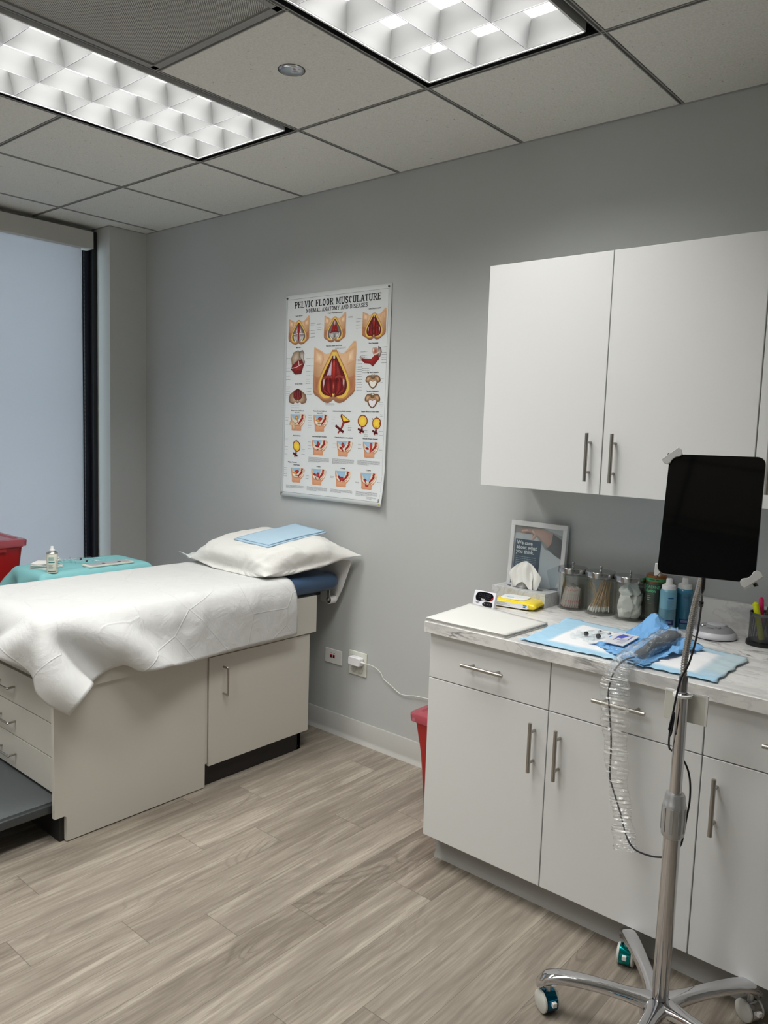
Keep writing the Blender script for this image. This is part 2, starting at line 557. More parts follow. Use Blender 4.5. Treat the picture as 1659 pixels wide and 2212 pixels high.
# suspended ceiling: tiles in a grid, openings left for the two troffers and the grille
ys = [0.0, -0.595]
while ys[-1] > YF: ys.append(ys[-1] - G)
xs = [k * G for k in range(-5, 6)]
def opening(k, j):
    return (k in (0, -2) and j in (1, 2, 4, 5)) or (k == -1 and j == 2)
t = MB()
for k in range(-5, 5):
    for j in range(len(ys) - 1):
        if opening(k, j): continue
        x0, x1 = max(k * G, -2.95), min((k + 1) * G, XR)
        y1, y0 = ys[j], max(ys[j + 1], YF)
        e = 0.0095
        t.box(x0 + e, x1 - e, y0 + e, y1 - (e if j else 0.0), H + 0.001, H + 0.018)
o = t.build('ceiling', TILEM, smooth=0); struct(o)
o = MB().box(-3.0, XR + 0.1, YF - 0.1, 0.1, H + 0.25, H + 0.33).build('ceiling_slab', WALL); struct(o)
g = MB()
for x in xs:
    for s_ in (-1, 1):
        g.box(x + s_ * 0.0042, x + s_ * 0.0075, YF, 0.0, H - 0.001, H + 0.012)
    g.box(x - 0.0042, x + 0.0042, YF, 0.0, H + 0.006, H + 0.012)
for jy, y in enumerate(ys[1:-1]):
    spans = [(-2.95, XR)] if jy not in (1, 4) else [(-2.95, -2 * G), (-G, 0.0), (G, XR)]
    for xa, xb in spans:
        for s_ in (-1, 1):
            g.box(xa, xb, y + s_ * 0.0042, y + s_ * 0.0075, H - 0.0012, H + 0.012)
        g.box(xa, xb, y - 0.0042, y + 0.0042, H + 0.0062, H + 0.012)
g.box(-2.562, XR, -0.006, 0.0, H - 0.002, H + 0.012)
g.box(-2.58, XL + 0.006, -0.237, 0.0, H - 0.002, H + 0.012)
g.box(-2.75, XL, -0.243, -0.237, H - 0.002, H + 0.012)
o = g.build('trim_1', TILEGRID, smooth=0); struct(o)
bk = MB().m(BLK)  # black sheets added above the tiles to stop light through the gaps
for k in range(-5, 5):
    for j in range(len(ys) - 1):
        if opening(k, j): continue
        x0, x1 = max(k * G, -2.95), min((k + 1) * G, XR)
        bk.box(x0 + 0.001, x1 - 0.001, max(ys[j + 1], YF) + 0.001, ys[j] - 0.001, H + 0.020, H + 0.022)
o = bk.build('ceiling_light_blocker', BLK, smooth=0); struct(o)

# cove base
def cove(name, pts_fn, a, b_, axis):
    prof = [(0.0, 0.103), (-0.004, 0.103), (-0.006, 0.100), (-0.006, 0.024), (-0.009, 0.012), (-0.018, 0.003), (-0.019, 0.0), (0.0, 0.0)]
    m = MB()
    if axis == 'x': m.prism(prof, a, b_, 'x')
    else:
        m.prism([(pts_fn - d, z) for d, z in prof], a, b_, 'y')
    return m
o = cove('baseboard_back', 0, XL, XR, 'x').build('baseboard_back', COVE, smooth=50); struct(o)
o = cove('baseboard_left', XL, -0.237, 0.0, 'y').build('baseboard_left', COVE, smooth=50); struct(o)
# door in the front wall behind the viewer
d = MB().box(-1.6, -0.7, YF, YF + 0.04, 0, 2.1).build('door_1', mat('door_wood', (150, 118, 88), 0.5)); struct(d)
MB().tube([(-0.78, YF + 0.04, 1.0), (-0.78, YF + 0.09, 1.0), (-0.90, YF + 0.09, 1.0)], 0.009).build('door_handle', NICK, d)

# roller blind
bl = thing('roller_blind', 'tall white roller blind pulled down over the window, under a boxed valance', 'blind', (-2.7, -1.7, 0.12))
def blind_mat():
    m = bpy.data.materials.new('blind_fabric'); m.use_nodes = True
    nt = m.node_tree; nt.nodes.clear()
    out = nt.nodes.new('ShaderNodeOutputMaterial')
    df = N(nt, 'ShaderNodeBsdfDiffuse'); df.inputs[0].default_value = rgb(224, 224, 228)
    tl = N(nt, 'ShaderNodeBsdfTranslucent'); tl.inputs[0].default_value = rgb(222, 222, 226)
    mx = nt.nodes.new('ShaderNodeMixShader'); mx.inputs[0].default_value = 0.42
    nt.links.new(df.outputs[0], mx.inputs[1]); nt.links.new(tl.outputs[0], mx.inputs[2]); nt.links.new(mx.outputs[0], out.inputs[0])
    return m
MB().box(-2.706, -2.704, -3.1, -0.335, 0.14, H - 0.08).build('shade_cloth', blind_mat(), bl)
MB().box(-2.713, -2.697, -3.1, -0.335, 0.12, 0.145).build('bottom_rail', WPLAS, bl)
MB().box(-2.735, -2.655, -3.15, -0.283, 2.463, 2.560).build('valance', mat('valance_fabric', (196, 194, 188), 0.7), bl, bevel=0.002)
MB().tube([(-2.695, -0.322, 0.15 + k * 0.0116) for k in range(200)], [0.0012 if k % 2 else 0.0026 for k in range(200)], 6).build('bead_chain', mat('chain_grey', (120, 125, 130), 0.4), bl)

# ------------------------------------------------------------------ ceiling fixtures
WHITEL = mat('louvre_satin', (119, 120, 120), 0.42, spec=0.5)
LAMPM = mat('lamp_glow', (255, 255, 255), 0.5, emit=((255, 252, 244), LAMP_STRENGTH))
BAY = mat('fixture_black', (10, 12, 18), 0.5)
def troffer(x0, label, y1=-0.595):
    x1 = x0 + G; y0 = y1 - 2 * G
    t = thing('ceiling_light', label, 'ceiling light', ((x0 + x1) / 2, (y0 + y1) / 2, H))
    e = 0.008
    # black air slot around the lamp door
    hb = MB()
    a0, a1, c0, c1 = x0 + e, x1 - e, y0 + e, y1 - e
    w_ = 0.024
    for q in ((a0, a0 + 0.002, c0, c1), (a1 - 0.002, a1, c0, c1), (a0, a1, c0, c0 + 0.002), (a0, a1, c1 - 0.002, c1)):
        hb.box(q[0], q[1], q[2], q[3], H - 0.001, H + 0.16)
    hb.box(a0, a1, c0, c1, H + 0.16, H + 0.163)
    hb.build('housing', BAY, t)
    f0, f1, g0, g1 = a0 + w_, a1 - w_, c0 + w_, c1 - w_
    fr = MB()
    th = 0.006
    for q in ((f0, f0 + th, g0, g1), (f1 - th, f1, g0, g1), (f0, f1, g0, g0 + th), (f0, f1, g1 - th, g1)):
        fr.box(q[0], q[1], q[2], q[3], H - 0.003, H + 0.14)
    fr.box(f0, f1, g0, g1, H + 0.138, H + 0.14)
    fr.build('door_frame', mat('fixture_white', (225, 226, 226), 0.4), t)
    # louvre: 3 x 6 funnel shaped cells
    lv = MB()
    u0, u1, v0, v1 = f0 + th, f1 - th, g0 + th, g1 - th
    cw, cl = (u1 - u0) / 3, (v1 - v0) / 6
    D = 0.062
    for i in range(3):
        for j in range(6):
            cx, cy = u0 + (i + .5) * cw, v0 + (j + .5) * cl
            rings = []
            for k in range(6):
                s_ = k / 5
                ins = 0.0008 + 0.030 * s_ ** 1.7          # walls lean inwards going up (parabolic)
                hx, hy = cw / 2 - ins, cl / 2 - ins * 1.1
                z = H + D * s_
                rings.append([(cx - hx, cy - hy, z), (cx + hx, cy - hy, z), (cx + hx, cy + hy, z), (cx - hx, cy + hy, z)])
            for a in range(4):
                lv.grid([[r[a], r[(a + 1) % 4]] for r in rings])
    lv.m(WHITEL); EDG = mat('louvre_edge', (150, 148, 156), 0.4)
    lv.build('louvre', WHITEL, t, smooth=60)
    le = MB()
    for i in range(1, 3): le.box(u0 + i * cw - 0.0009, u0 + i * cw + 0.0009, v0, v1, H - 0.0008, H + 0.0002)
    for j in range(1, 6): le.box(u0, u1, v0 + j * cl - 0.0009, v0 + j * cl + 0.0009, H - 0.0009, H + 0.0002)
    le.build('louvre_edges', EDG, t, smooth=0)
    for k in range(3):
        cx = u0 + (k + .5) * cw
        MB().tube([(cx, v0 + 0.01, H + 0.105), (cx, v1 - 0.01, H + 0.105)], 0.0125, 12).build('tube_lamp', LAMPM, t)
        ld = bpy.data.lights.new('tube_light', 'AREA')
        ld.shape = 'RECTANGLE'; ld.size = 0.10; ld.size_y = (v1 - v0) * 0.97
        ld.energy = LAMP_POWER; ld.spread = radians(LAMP_SPREAD); ld.color = (1.0, 0.985, 0.955)
        lo = bpy.data.objects.new('tube_light', ld)
        COL.objects.link(lo); lo.parent = t
        lo.location = Vector((cx, (v0 + v1) / 2, H + 0.088)) - t.location
    return t
troffer(0.0, 'wide ceiling light with white square louvre cells, above the white wall cupboards')
troffer(-2 * G, 'long ceiling light with white louvre cells, above the examination couch at left')

troffer(0.0, 'added ceiling light for fill, unseen behind the viewpoint, nearer the cupboards', -0.595 - 3 * G)  # assumed troffer, added to brighten the floor and base cabinets
troffer(-2 * G, 'added ceiling light for fill, unseen behind the viewpoint, nearer the window', -0.595 - 3 * G)  # second added troffer out of view, extra fill from behind the camera

# perforated return grille
def perf_mat():
    m = bpy.data.materials.new('perforated_steel'); m.use_nodes = True
    nt = m.node_tree; b = nt.nodes['Principled BSDF']
    tc = nt.nodes.new('ShaderNodeTexCoord'); sep = nt.nodes.new('ShaderNodeSeparateXYZ'); nt.links.new(tc.outputs['Object'], sep.inputs[0])
    s_ = 0.0078
    def dist(ox, oy):
        a = math_node(nt, 'SUBTRACT', math_node(nt, 'FRACT', math_node(nt, 'ADD', math_node(nt, 'DIVIDE', sep.outputs[0], s_), ox)), 0.5)
        c = math_node(nt, 'SUBTRACT', math_node(nt, 'FRACT', math_node(nt, 'ADD', math_node(nt, 'DIVIDE', sep.outputs[1], s_), oy)), 0.5)
        return math_node(nt, 'SQRT', math_node(nt, 'ADD', math_node(nt, 'MULTIPLY', a, a), math_node(nt, 'MULTIPLY', c, c)))
    d_ = math_node(nt, 'MINIMUM', dist(0, 0), dist(0.5, 0.5))
    hole = ramp(nt, d_, [(0.20, (1, 1, 1)), (0.25, (0, 0, 0))])
    nt.links.new(mixc(nt, hole, rgb(196, 195, 190), rgb(40, 42, 42)), b.inputs['Base Color'])
    b.inputs['Roughness'].default_value = 0.5
    al = math_node(nt, 'SUBTRACT', 1.0, math_node(nt, 'MULTIPLY', hole, 0.95))
    nt.links.new(al, b.inputs['Alpha'])
    return m
gx0, gx1, gy1 = -G, 0.0, -0.595 - G; gy0 = gy1 - G
gr = thing('air_grille', 'square perforated metal air return grille between the two ceiling lights', 'ceiling vent', ((gx0 + gx1) / 2, (gy0 + gy1) / 2, H))
f = MB(); e = 0.009
for q in ((gx0 + e, gx0 + e + 0.02, gy0 + e, gy1 - e), (gx1 - e - 0.02, gx1 - e, gy0 + e, gy1 - e), (gx0 + e, gx1 - e, gy0 + e, gy0 + e + 0.02), (gx0 + e, gx1 - e, gy1 - e - 0.02, gy1 - e)):
    f.box(*q, H - 0.002, H + 0.012)
f.build('frame', mat('grille_frame', (150, 150, 148), 0.5), gr)
MB().box(gx0 + 0.028, gx1 - 0.028, gy0 + 0.028, gy1 - 0.028, H + 0.004, H + 0.005).build('perforated_panel', perf_mat(), gr)
MB().box(gx0 + 0.02, gx1 - 0.02, gy0 + 0.02, gy1 - 0.02, H + 0.12, H + 0.122).build('plenum_plate', mat('plenum_grey', (96, 98, 96), 0.7), gr)
MB().lathe([(0.13, 0.03), (0.13, 0.115), (0.128, 0.115), (0.128, 0.03)], ((gx0 + gx1) / 2 , (gy0 + gy1) / 2, H), 40, cap=False).build('duct_collar', mat('duct_dark', (40, 48, 44), 0.6), gr)
# concealed sprinkler cap
sp = thing('sprinkler_cap', 'round chrome concealed sprinkler cover in a ceiling tile beside the left ceiling light', 'sprinkler cover', (-0.258, -0.951, H))
MB().lathe([(0.0005, -0.0045), (0.030, -0.0045), (0.037, -0.003), (0.040, 0.0)], (-0.258, -0.951, H), 40).build('cover_plate', mat('cover_chrome', (190, 194, 200), 0.05, 1.0), sp)
MB().lathe([(0.040, 0.0006), (0.0425, -0.001), (0.043, 0.0006)], (-0.258, -0.951, H), 40, cap=False).build('rim', mat('rim_dark', (70, 62, 58), 0.4), sp)
# ------------------------------------------------------------------ wall cupboards and base units
def bar_handle(parent, c, axis, L=0.155, depth=0.03, r=0.006, y=None, posts=0.048):
    """bar pull: c = centre on the front face"""
    m = MB()
    x, y, z = c
    if axis == 'z':
        m.tube([(x, y - depth, z - L / 2), (x, y - depth, z + L / 2)], r, 14)
        for s_ in (-1, 1): m.tube([(x, y, z + s_ * posts), (x, y - depth, z + s_ * posts)], r * 0.72, 10)
    else:
        m.tube([(x - L / 2, y - depth, z), (x + L / 2, y - depth, z)], r, 14)
        for s_ in (-1, 1): m.tube([(x + s_ * posts, y, z), (x + s_ * posts, y - depth, z)], r * 0.72, 10)
    return m.build('handle', NICK, parent)
ZT = 0.8565        # worktop height
YB = -0.616        # door faces of the base units
def base_unit(x0, doors, label, left_end=False):
    """doors: list of (width, handle side)"""
    x1 = x0 + sum(d[0] for d in doors)
    t = thing('base_cabinet', label, 'cabinet', ((x0 + x1) / 2, -0.3, 0.0), group='white base cabinets under the marble worktop')
    m = MB(); th = 0.018
    yf = YB + 0.021
    m.box(x0, x0 + th, yf, -0.002, 0.1, ZT - 0.037); m.box(x1 - th, x1, yf, -0.002, 0.1, ZT - 0.037)
    m.box(x0, x1, yf, -0.002, 0.1, 0.118); m.box(x0, x1, -0.02, -0.002, 0.1, ZT - 0.037)
    m.box(x0, x1, yf, yf + 0.05, ZT - 0.057, ZT - 0.037); m.box(x0, x1, yf, -0.02, 0.655, 0.668)
    m.build('carcass', CAB if left_end else CABIN, t)
    m = MB()
    m.box(x0 + (0.012 if left_end else 0), x1, -0.541, -0.529, 0.0, 0.1)
    if left_end: m.box(x0 + 0.012, x0 + 0.024, -0.535, -0.01, 0.0, 0.1)
    m.build('toe_kick', CABIN, t)
    # cove base glued on the toe kick
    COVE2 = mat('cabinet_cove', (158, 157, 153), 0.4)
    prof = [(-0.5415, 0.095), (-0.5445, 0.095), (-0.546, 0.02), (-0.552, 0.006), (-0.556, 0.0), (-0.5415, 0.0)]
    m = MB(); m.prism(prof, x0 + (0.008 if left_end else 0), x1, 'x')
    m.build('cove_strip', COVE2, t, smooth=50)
    x = x0
    g_ = 0.0016
    for wd, side in doors:
        dr = MB().box(x + g_, x + wd - g_, YB, YB + 0.019, 0.6625 + 0.0016, 0.8155).build('drawer', CAB, t, bevel=0.0012)
        bar_handle(dr, (x + wd / 2, YB, 0.741), 'x')
        do = MB().box(x + g_, x + wd - g_, YB, YB + 0.019, 0.103, 0.6625 - 0.0016).build('door', CAB, t, bevel=0.0012)
        hx = x + wd - 0.043 if side > 0 else x + 0.043
        bar_handle(do, (hx, YB, 0.542), 'z')
        x += wd
    return t
base_unit(0.1162, [(0.4552, 1), (0.4545, -1)], 'white two door base cabinet with two drawers, end unit beside the red bin', True)
base_unit(1.0261, [(0.455, -1)], 'white single door base cabinet behind the chrome stand, second from the red bin')
base_unit(1.4813, [(0.455, 1), (0.455, -1)], 'white two door base cabinet outside the right edge of the photo')
def upper_unit(x0, doors, label):
    x1 = x0 + sum(d[0] for d in doors)
    z0, z1, yf = 1.3025, 2.0669, -0.33
    t = thing('wall_cabinet', label, 'cabinet', ((x0 + x1) / 2, -0.16, z0), group='white wall cabinets above the worktop')
    m = MB(); th = 0.018; yb = yf + 0.020
    m.box(x0, x0 + th, yb, -0.001, z0, z1); m.box(x1 - th, x1, yb, -0.001, z0, z1)
    m.box(x0, x1, yb, -0.001, z0 + 0.0, z0 + th); m.box(x0, x1, yb, -0.001, z1 - th, z1); m.box(x0, x1, -0.008, -0.001, z0, z1)
    m.box(x0 + th, x1 - th, yb + 0.02, -0.01, 1.66, 1.675)
    m.build('carcass', CAB, t)
    x = x0
    for wd, side in doors:
        do = MB().box(x + 0.0016, x + wd - 0.0016, yf, yf + 0.019, z0, z1).build('door', CAB, t, bevel=0.0012)
        hx = x + wd - 0.041 if side > 0 else x + 0.044
        bar_handle(do, (hx, yf, 1.421), 'z')
        x += wd
    return t
upper_unit(0.0974, [(0.4591, 1), (0.4600, -1)], 'white two door wall cabinet, end unit nearest the anatomy poster')
upper_unit(1.0168, [(0.4591, -1), (0.4600, -1)], 'white wall cabinet at the right edge of the photo, behind the tablet')

# worktop and splashback
o = MB().box(0.108, 2.40, -0.640, -0.001, ZT - 0.037, ZT).build('countertop', MARBLE, bevel=0.0015, origin=(1.2, -0.3, ZT))
tag(o, 'white marble patterned worktop with grey veins on the base cabinets', 'countertop')
o = MB().box(0.108, 2.40, -0.020, -0.001, ZT, ZT + 0.108).build('backsplash', MARBLE, bevel=0.001, origin=(1.2, -0.01, ZT))
tag(o, 'low marble patterned upstand along the wall behind the worktop', 'backsplash')

# ------------------------------------------------------------------ cloth solver (paper and fabric drapes)
def cloth(X, fixed, collide, steps=120, iters=10, g=9.8, dt=0.016, damp=0.985, bend=0.25, shear=0.6, rest_scale=1.0, force=None, fric=0.75, targets=None):
    """X: (nu,nv,3) start grid. Returns relaxed grid. Positions based dynamics on a regular grid."""
    nu, nv = X.shape[:2]
    P = X.reshape(-1, 3).copy(); V = np.zeros_like(P)
    idx = np.arange(nu * nv).reshape(nu, nv)
    groups = []
    for (di, dj), k in (((1, 0), 1.0), ((0, 1), 1.0), ((1, 1), shear), ((1, -1), shear), ((2, 0), bend), ((0, 2), bend), ((4, 0), bend * .6), ((0, 4), bend * .6)):
        I, J = np.meshgrid(np.arange(nu), np.arange(nv), indexing='ij')
        ok = (I + di < nu) & (J + dj < nv) & (J + dj >= 0)
        st = max(abs(di), 1) if di else abs(dj)
        par = (I // di) % 2 if di else (J // dj) % 2
        for q in (0, 1):
            s_ = ok & (par == q)
            a = idx[I[s_], J[s_]]; b = idx[I[s_] + di, J[s_] + dj]
            if len(a) == 0: continue
            r = np.linalg.norm(P[a] - P[b], axis=1) * rest_scale
            groups.append((a, b, r, k))
    wgt = np.ones(nu * nv); wgt[fixed] = 0
    P00 = P.copy()
    for st in range(steps):
        V[:, 2] -= g * dt
        if force is not None: V += force(P.reshape(nu, nv, 3)).reshape(-1, 3) * dt
        V *= damp
        Q = P + V * dt
        Q[wgt == 0] = P[wgt == 0]
        for it in range(iters):
            for a, b, r, k in groups:
                d = Q[b] - Q[a]
                l = np.linalg.norm(d, axis=1) + 1e-9
                ws = wgt[a] + wgt[b] + 1e-9
                c = (k * (l - r) / l / ws)[:, None] * d
                Q[a] += c * wgt[a][:, None]; Q[b] -= c * wgt[b][:, None]
            if it % 3 == 2 or it == iters - 1:
                Q2 = collide(Q)
                hit = (np.abs(Q2 - Q).sum(axis=1) > 1e-6)
                if it == iters - 1 and fric > 0:
                    Q2[hit, :2] = P[hit, :2] + (1 - fric) * (Q2[hit, :2] - P[hit, :2])
                Q = Q2
            if targets:
                f_ = min(1.0, st / (steps * 0.5))
                for i_, j_, p_ in targets:
                    w_i = idx[i_, j_]; Q[w_i] = P00[w_i] * (1 - f_) + np.array(p_) * f_
        V = (Q - P) / dt
        sp_ = np.linalg.norm(V, axis=1, keepdims=True)
        V = np.where(sp_ > 3, V * 3 / (sp_ + 1e-9), V)
        P = Q
    return P.reshape(nu, nv, 3)
def col_rbox(c, h, r, th=0.002):
    """push points out of a rounded box (centre c, half size h, radius r)"""
    c = np.array(c); h = np.array(h)
    def f(Q):
        q = Q - c
        a = np.abs(q) - (h - r)
        o = np.maximum(a, 0)
        lo = np.linalg.norm(o, axis=1)
        ins = np.minimum(a.max(axis=1), 0)
        d = lo + ins - r - th
        hit = d < 0
        if hit.any():
            g_ = np.where((lo > 1e-7)[:, None], o / (lo[:, None] + 1e-12) * np.sign(q), 0)
            ax = a.argmax(axis=1)
            alt = np.zeros_like(q); alt[np.arange(len(q)), ax] = np.sign(q[np.arange(len(q)), ax])
            n = np.where((lo > 1e-7)[:, None], g_, alt)
            Q = Q.copy(); Q[hit] -= n[hit] * d[hit][:, None]
        return Q
    return f
def col_plane(ax, val, sign, th=0.002):
    def f(Q):
        Q = Q.copy()
        if sign > 0: Q[:, ax] = np.maximum(Q[:, ax], val + th)
        else: Q[:, ax] = np.minimum(Q[:, ax], val - th)
        return Q
    return f
def chain(*fs):
    def f(Q):
        for g_ in fs: Q = g_(Q)
        return Q
    return f
def smooth_noise(nu, nv, su, sv, seed):
    r = np.random.RandomState(seed)
    a = r.rand(su + 2, sv + 2) * 2 - 1
    u = np.linspace(0, su, nu); v = np.linspace(0, sv, nv)
    iu, iv = np.minimum(u.astype(int), su), np.minimum(v.astype(int), sv)
    fu, fv = u - iu, v - iv
    fu = fu * fu * (3 - 2 * fu); fv = fv * fv * (3 - 2 * fv)
    A = a[np.ix_(iu, iv)]; B = a[np.ix_(iu + 1, iv)]; C = a[np.ix_(iu, iv + 1)]; D = a[np.ix_(iu + 1, iv + 1)]
    fu = fu[:, None]; fv = fv[None, :]
    return (A * (1 - fu) + B * fu) * (1 - fv) + (C * (1 - fu) + D * fu) * fv

# ------------------------------------------------------------------ examination couch
BX0, BX1 = -1.50, -0.867
tb = thing('exam_table', 'greige laminate examination couch with a blue vinyl top standing against the wall', 'exam table', (-1.18, -0.78, 0))
m = MB()
m.box(BX0, BX1 - 0.004, -1.385, -0.79, 0.10, 0.60)
m.box(BX0, BX1 - 0.020, -0.79, -0.222, 0.088, 0.56)
m.build('body', LAM, tb, bevel=0.001)
# side cover panel that reaches the floor, notched at the foot end
m = MB().prism([(-0.803, 0.004), (-0.803, 0.60), (-1.437, 0.60), (-1.437, 0.098), (-1.40, 0.098), (-1.394, 0.092), (-1.394, 0.004)], BX1 - 0.018, BX1, 'x')
m.build('side_panel', LAM, tb, bevel=0.001)
MB().prism([(-0.803, 0.004), (-0.803, 0.60), (-1.437, 0.60), (-1.437, 0.098), (-1.394, 0.098), (-1.394, 0.004)], BX0 - 0.018, BX0, 'x').build('side_panel', LAM, tb, bevel=0.001)
do = MB().box(BX1 - 0.019, BX1 + 0.001, -0.786, -0.224, 0.088, 0.545).build('door', LAM, tb, bevel=0.001)
m = MB().tube(spline([(BX1, -0.715, 0.494), (BX1 + 0.026, -0.715, 0.494), (BX1 + 0.032, -0.715, 0.487), (BX1 + 0.032, -0.715, 0.390), (BX1 + 0.026, -0.715, 0.382), (BX1, -0.715, 0.382)], 4), 0.0042, 10)
m.build('handle', NICK, do)
m = MB().box(BX1 - 0.045, BX1 - 0.020, -0.80, -0.252, 0.002, 0.10)
m.box(BX0 + 0.03, BX1 - 0.020, -0.272, -0.252, 0.002, 0.10)
m.build('toe_kick', KICK, tb)
MB().box(BX0 + 0.02, BX1 - 0.0185, -1.412, -1.38, 0.002, 0.10).build('toe_kick', KICK, tb)
MB().lathe([(0.001, 0), (0.004, 0), (0.004, 0.002)], (0, 0, 0), 12, M=Matrix.Translation((BX1 - 0.020, -0.268, 0.018)) @ Matrix.Rotation(pi / 2, 4, 'Y')).build('screw', BLACKP, tb)
# upper box carrying the top
m = MB().box(BX0 - 0.01, BX1 + 0.010, -1.40, -0.193, 0.552, 0.722)
m.build('upper_box', LAM, tb, bevel=0.001)
m = MB().box(BX0 + 0.05, BX1 - 0.04, -1.42, -0.225, 0.722, 0.733)
m.build('top_plate', BLACKP, tb)
for x in (-1.00, -1.42): MB().box(x, x + 0.07, -0.235, -0.10, 0.70, 0.734).build('head_bracket', BLACKP, tb)
# cushion: soft rounded slab
def slab(x0, x1, y0, y1, z0, z1, r, rc=0.06, crown=0.0):
    rings = []
    prof = [(-0.999, z0), (-0.6 * r / r, z0)]
    pr = []
    for k in range(9):
        a = -pi / 2 + pi * k / 8
        pr.append((r * (1 - cos(a)), (z0 + z1) / 2 + (z1 - z0) / 2 * sin(a)))
    outer = []
    def outline(ins):
        pts = []
        rr = max(rc - ins, 0.004)
        for cx, cy, st in ((x1 - rc, y1 - rc, 0), (x0 + rc, y1 - rc, 90), (x0 + rc, y0 + rc, 180), (x1 - rc, y0 + rc, 270)):
            for k in range(7):
                t = radians(st + 90 * k / 6); pts.append((cx + rr * cos(t), cy + rr * sin(t)))
        return pts
    m = MB(); R = []
    for ins, z in pr:
        R.append([m.vert((a, b, z)) for a, b in outline(ins)])
    n = len(R[0])
    for a, b in zip(R, R[1:]):
        for k in range(n): m.face((a[k], a[(k + 1) % n], b[(k + 1) % n], b[k]))
    m.face(R[0][::-1]); m.face(R[-1])
    return m
slab(-1.525, -0.838, -1.50, -0.045, 0.733, 0.812, 0.036, 0.055).build('cushion', VINYL, tb, smooth=60)
# foot end: three drawers and the step
for k, (z0, z1) in enumerate(((0.417, 0.545), (0.291, 0.413), (0.160, 0.287))):
    dr = MB().box(BX0 + 0.012, BX1 - 0.022, -1.405, -1.386, z0, z1).build('drawer', LAM, tb, bevel=0.001)
    if k:
        zc = (z0 + z1) / 2 - 0.005
        MB().tube(spline([(-1.23, -1.405, zc), (-1.23, -1.431, zc), (-1.235, -1.436, zc), (-1.345, -1.436, zc), (-1.35, -1.431, zc), (-1.35, -1.405, zc)], 4), 0.0042, 10).build('handle', NICK, dr)
    else:
        zc = (z0 + z1) / 2
        MB().tube(spline([(-1.23, -1.405, zc), (-1.23, -1.431, zc), (-1.235, -1.436, zc), (-1.345, -1.436, zc), (-1.35, -1.431, zc), (-1.35, -1.405, zc)], 4), 0.0042, 10).build('handle', NICK, dr)
MB().rbox(BX0 + 0.02, BX1 - 0.03, -1.76, -1.36, 0.110, 0.142, 0.02).build('step', BOARD, tb, bevel=0.004)
MB().rbox(BX0 + 0.035, BX1 - 0.045, -1.745, -1.40, 0.142, 0.146, 0.015).build('step_tread', mat('rubber_tread', (96, 102, 103), 0.7, bump=(600, 0.3, 0.001)), tb)
for x in (BX0 + 0.04, BX1 - 0.09): MB().box(x, x + 0.04, -1.72, -1.68, 0, 0.11).build('step_leg', BLACKP, tb)
# paper roll holder at the head end
rh = MB().prism([(-0.79, 0.875), (-0.802, 0.84), (-0.815, 0.805), (-0.846, 0.728), (-0.87, 0.686), (-0.882, 0.664), (-0.91, 0.652), (-0.985, 0.655), (-0.985, 0.70), (-0.975, 0.735), (-0.97, 0.80), (-0.97, 0.875)], -0.044, -0.038, 'y').build('roll_bracket', WPLAS, tb, bevel=0.001)
Mr = Matrix.Translation((-0.893, -0.045, 0.678)) @ Matrix.Rotation(pi / 2, 4, 'X')
MB().lathe([(0.0155, 0.0), (0.0195, 0.0), (0.0195, 0.036), (0.0155, 0.036)], seg=28, M=Mr, cap=False).build('roll_ring', WPLAS, rh)
MB().lathe([(0.0005, 0.006), (0.0155, 0.006), (0.0155, 0.010)], seg=24, M=Mr).build('roll_socket', BLACKP, rh)
MB().rbox(-0.900, -0.884, -0.086, -0.080, 0.672, 0.735, 0.006, axis='y').build('roll_arm', mat('arm_grey', (168, 168, 166), 0.35, 0.6), rh, bevel=0.001)
MB().lathe([(0.0005, 0), (0.0085, 0), (0.0085, 0.006), (0.005, 0.008)], seg=20, M=Matrix.Translation((-0.892, -0.086, 0.680)) @ Matrix.Rotation(pi / 2, 4, 'X')).build('roll_knob', ALU, rh)

# paper sheet over the couch
def sheet_mat():
    m = bpy.data.materials.new('tissue_drape'); m.use_nodes = True
    nt = m.node_tree; b = nt.nodes['Principled BSDF']
    b.inputs['Base Color'].default_value = rgb(210, 211, 210); b.inputs['Roughness'].default_value = 0.8
    b.inputs['Specular IOR Level'].default_value = 0.2
    tc = nt.nodes.new('ShaderNodeTexCoord')
    n1 = N(nt, 'ShaderNodeTexNoise', Scale=420.0, Detail=3.0)
    n2 = N(nt, 'ShaderNodeTexNoise', Scale=9.0, Detail=4.0, Roughness=0.6, Distortion=0.6)
    n3 = nt.nodes.new('ShaderNodeTexVoronoi'); n3.inputs['Scale'].default_value = 4.2
    n3.feature = 'DISTANCE_TO_EDGE'
    for n in (n1, n2, n3): nt.links.new(tc.outputs['Object'], n.inputs['Vector'])
    crease = ramp(nt, n3.outputs[0], [(0.0, (1, 1, 1)), (0.014, (0, 0, 0))])
    hgt = math_node(nt, 'ADD', math_node(nt, 'ADD', math_node(nt, 'MULTIPLY', n1.outputs['Fac'], 0.05), math_node(nt, 'MULTIPLY', n2.outputs['Fac'], 1.0)), math_node(nt, 'MULTIPLY', crease, 0.16))
    bp = N(nt, 'ShaderNodeBump', Strength=0.6, Distance=0.012)
    nt.links.new(hgt, bp.inputs['Height']); nt.links.new(bp.outputs[0], b.inputs['Normal'])
    return m
SHEET = sheet_mat()
nu, nv = 62, 56          # along y, along x
ylo, yhi, xlo, xhi = -1.63, -0.345, -1.84, -0.572
X = np.zeros((nu, nv, 3))
uu = np.linspace(0, 1, nu)[:, None]; vv = np.linspace(0, 1, nv)[None, :]
X[..., 0] = xlo + (xhi - xlo) * vv + 0 * uu
X[..., 1] = ylo + (yhi - ylo) * uu 
X[..., 2] = 0.835
X[..., 2] += 0.012 * smooth_noise(nu, nv, 9, 8, 3)
cush = col_rbox((-1.1815, -0.7725, 0.7725), (0.3435, 0.7275, 0.0400), 0.036, 0.0035)
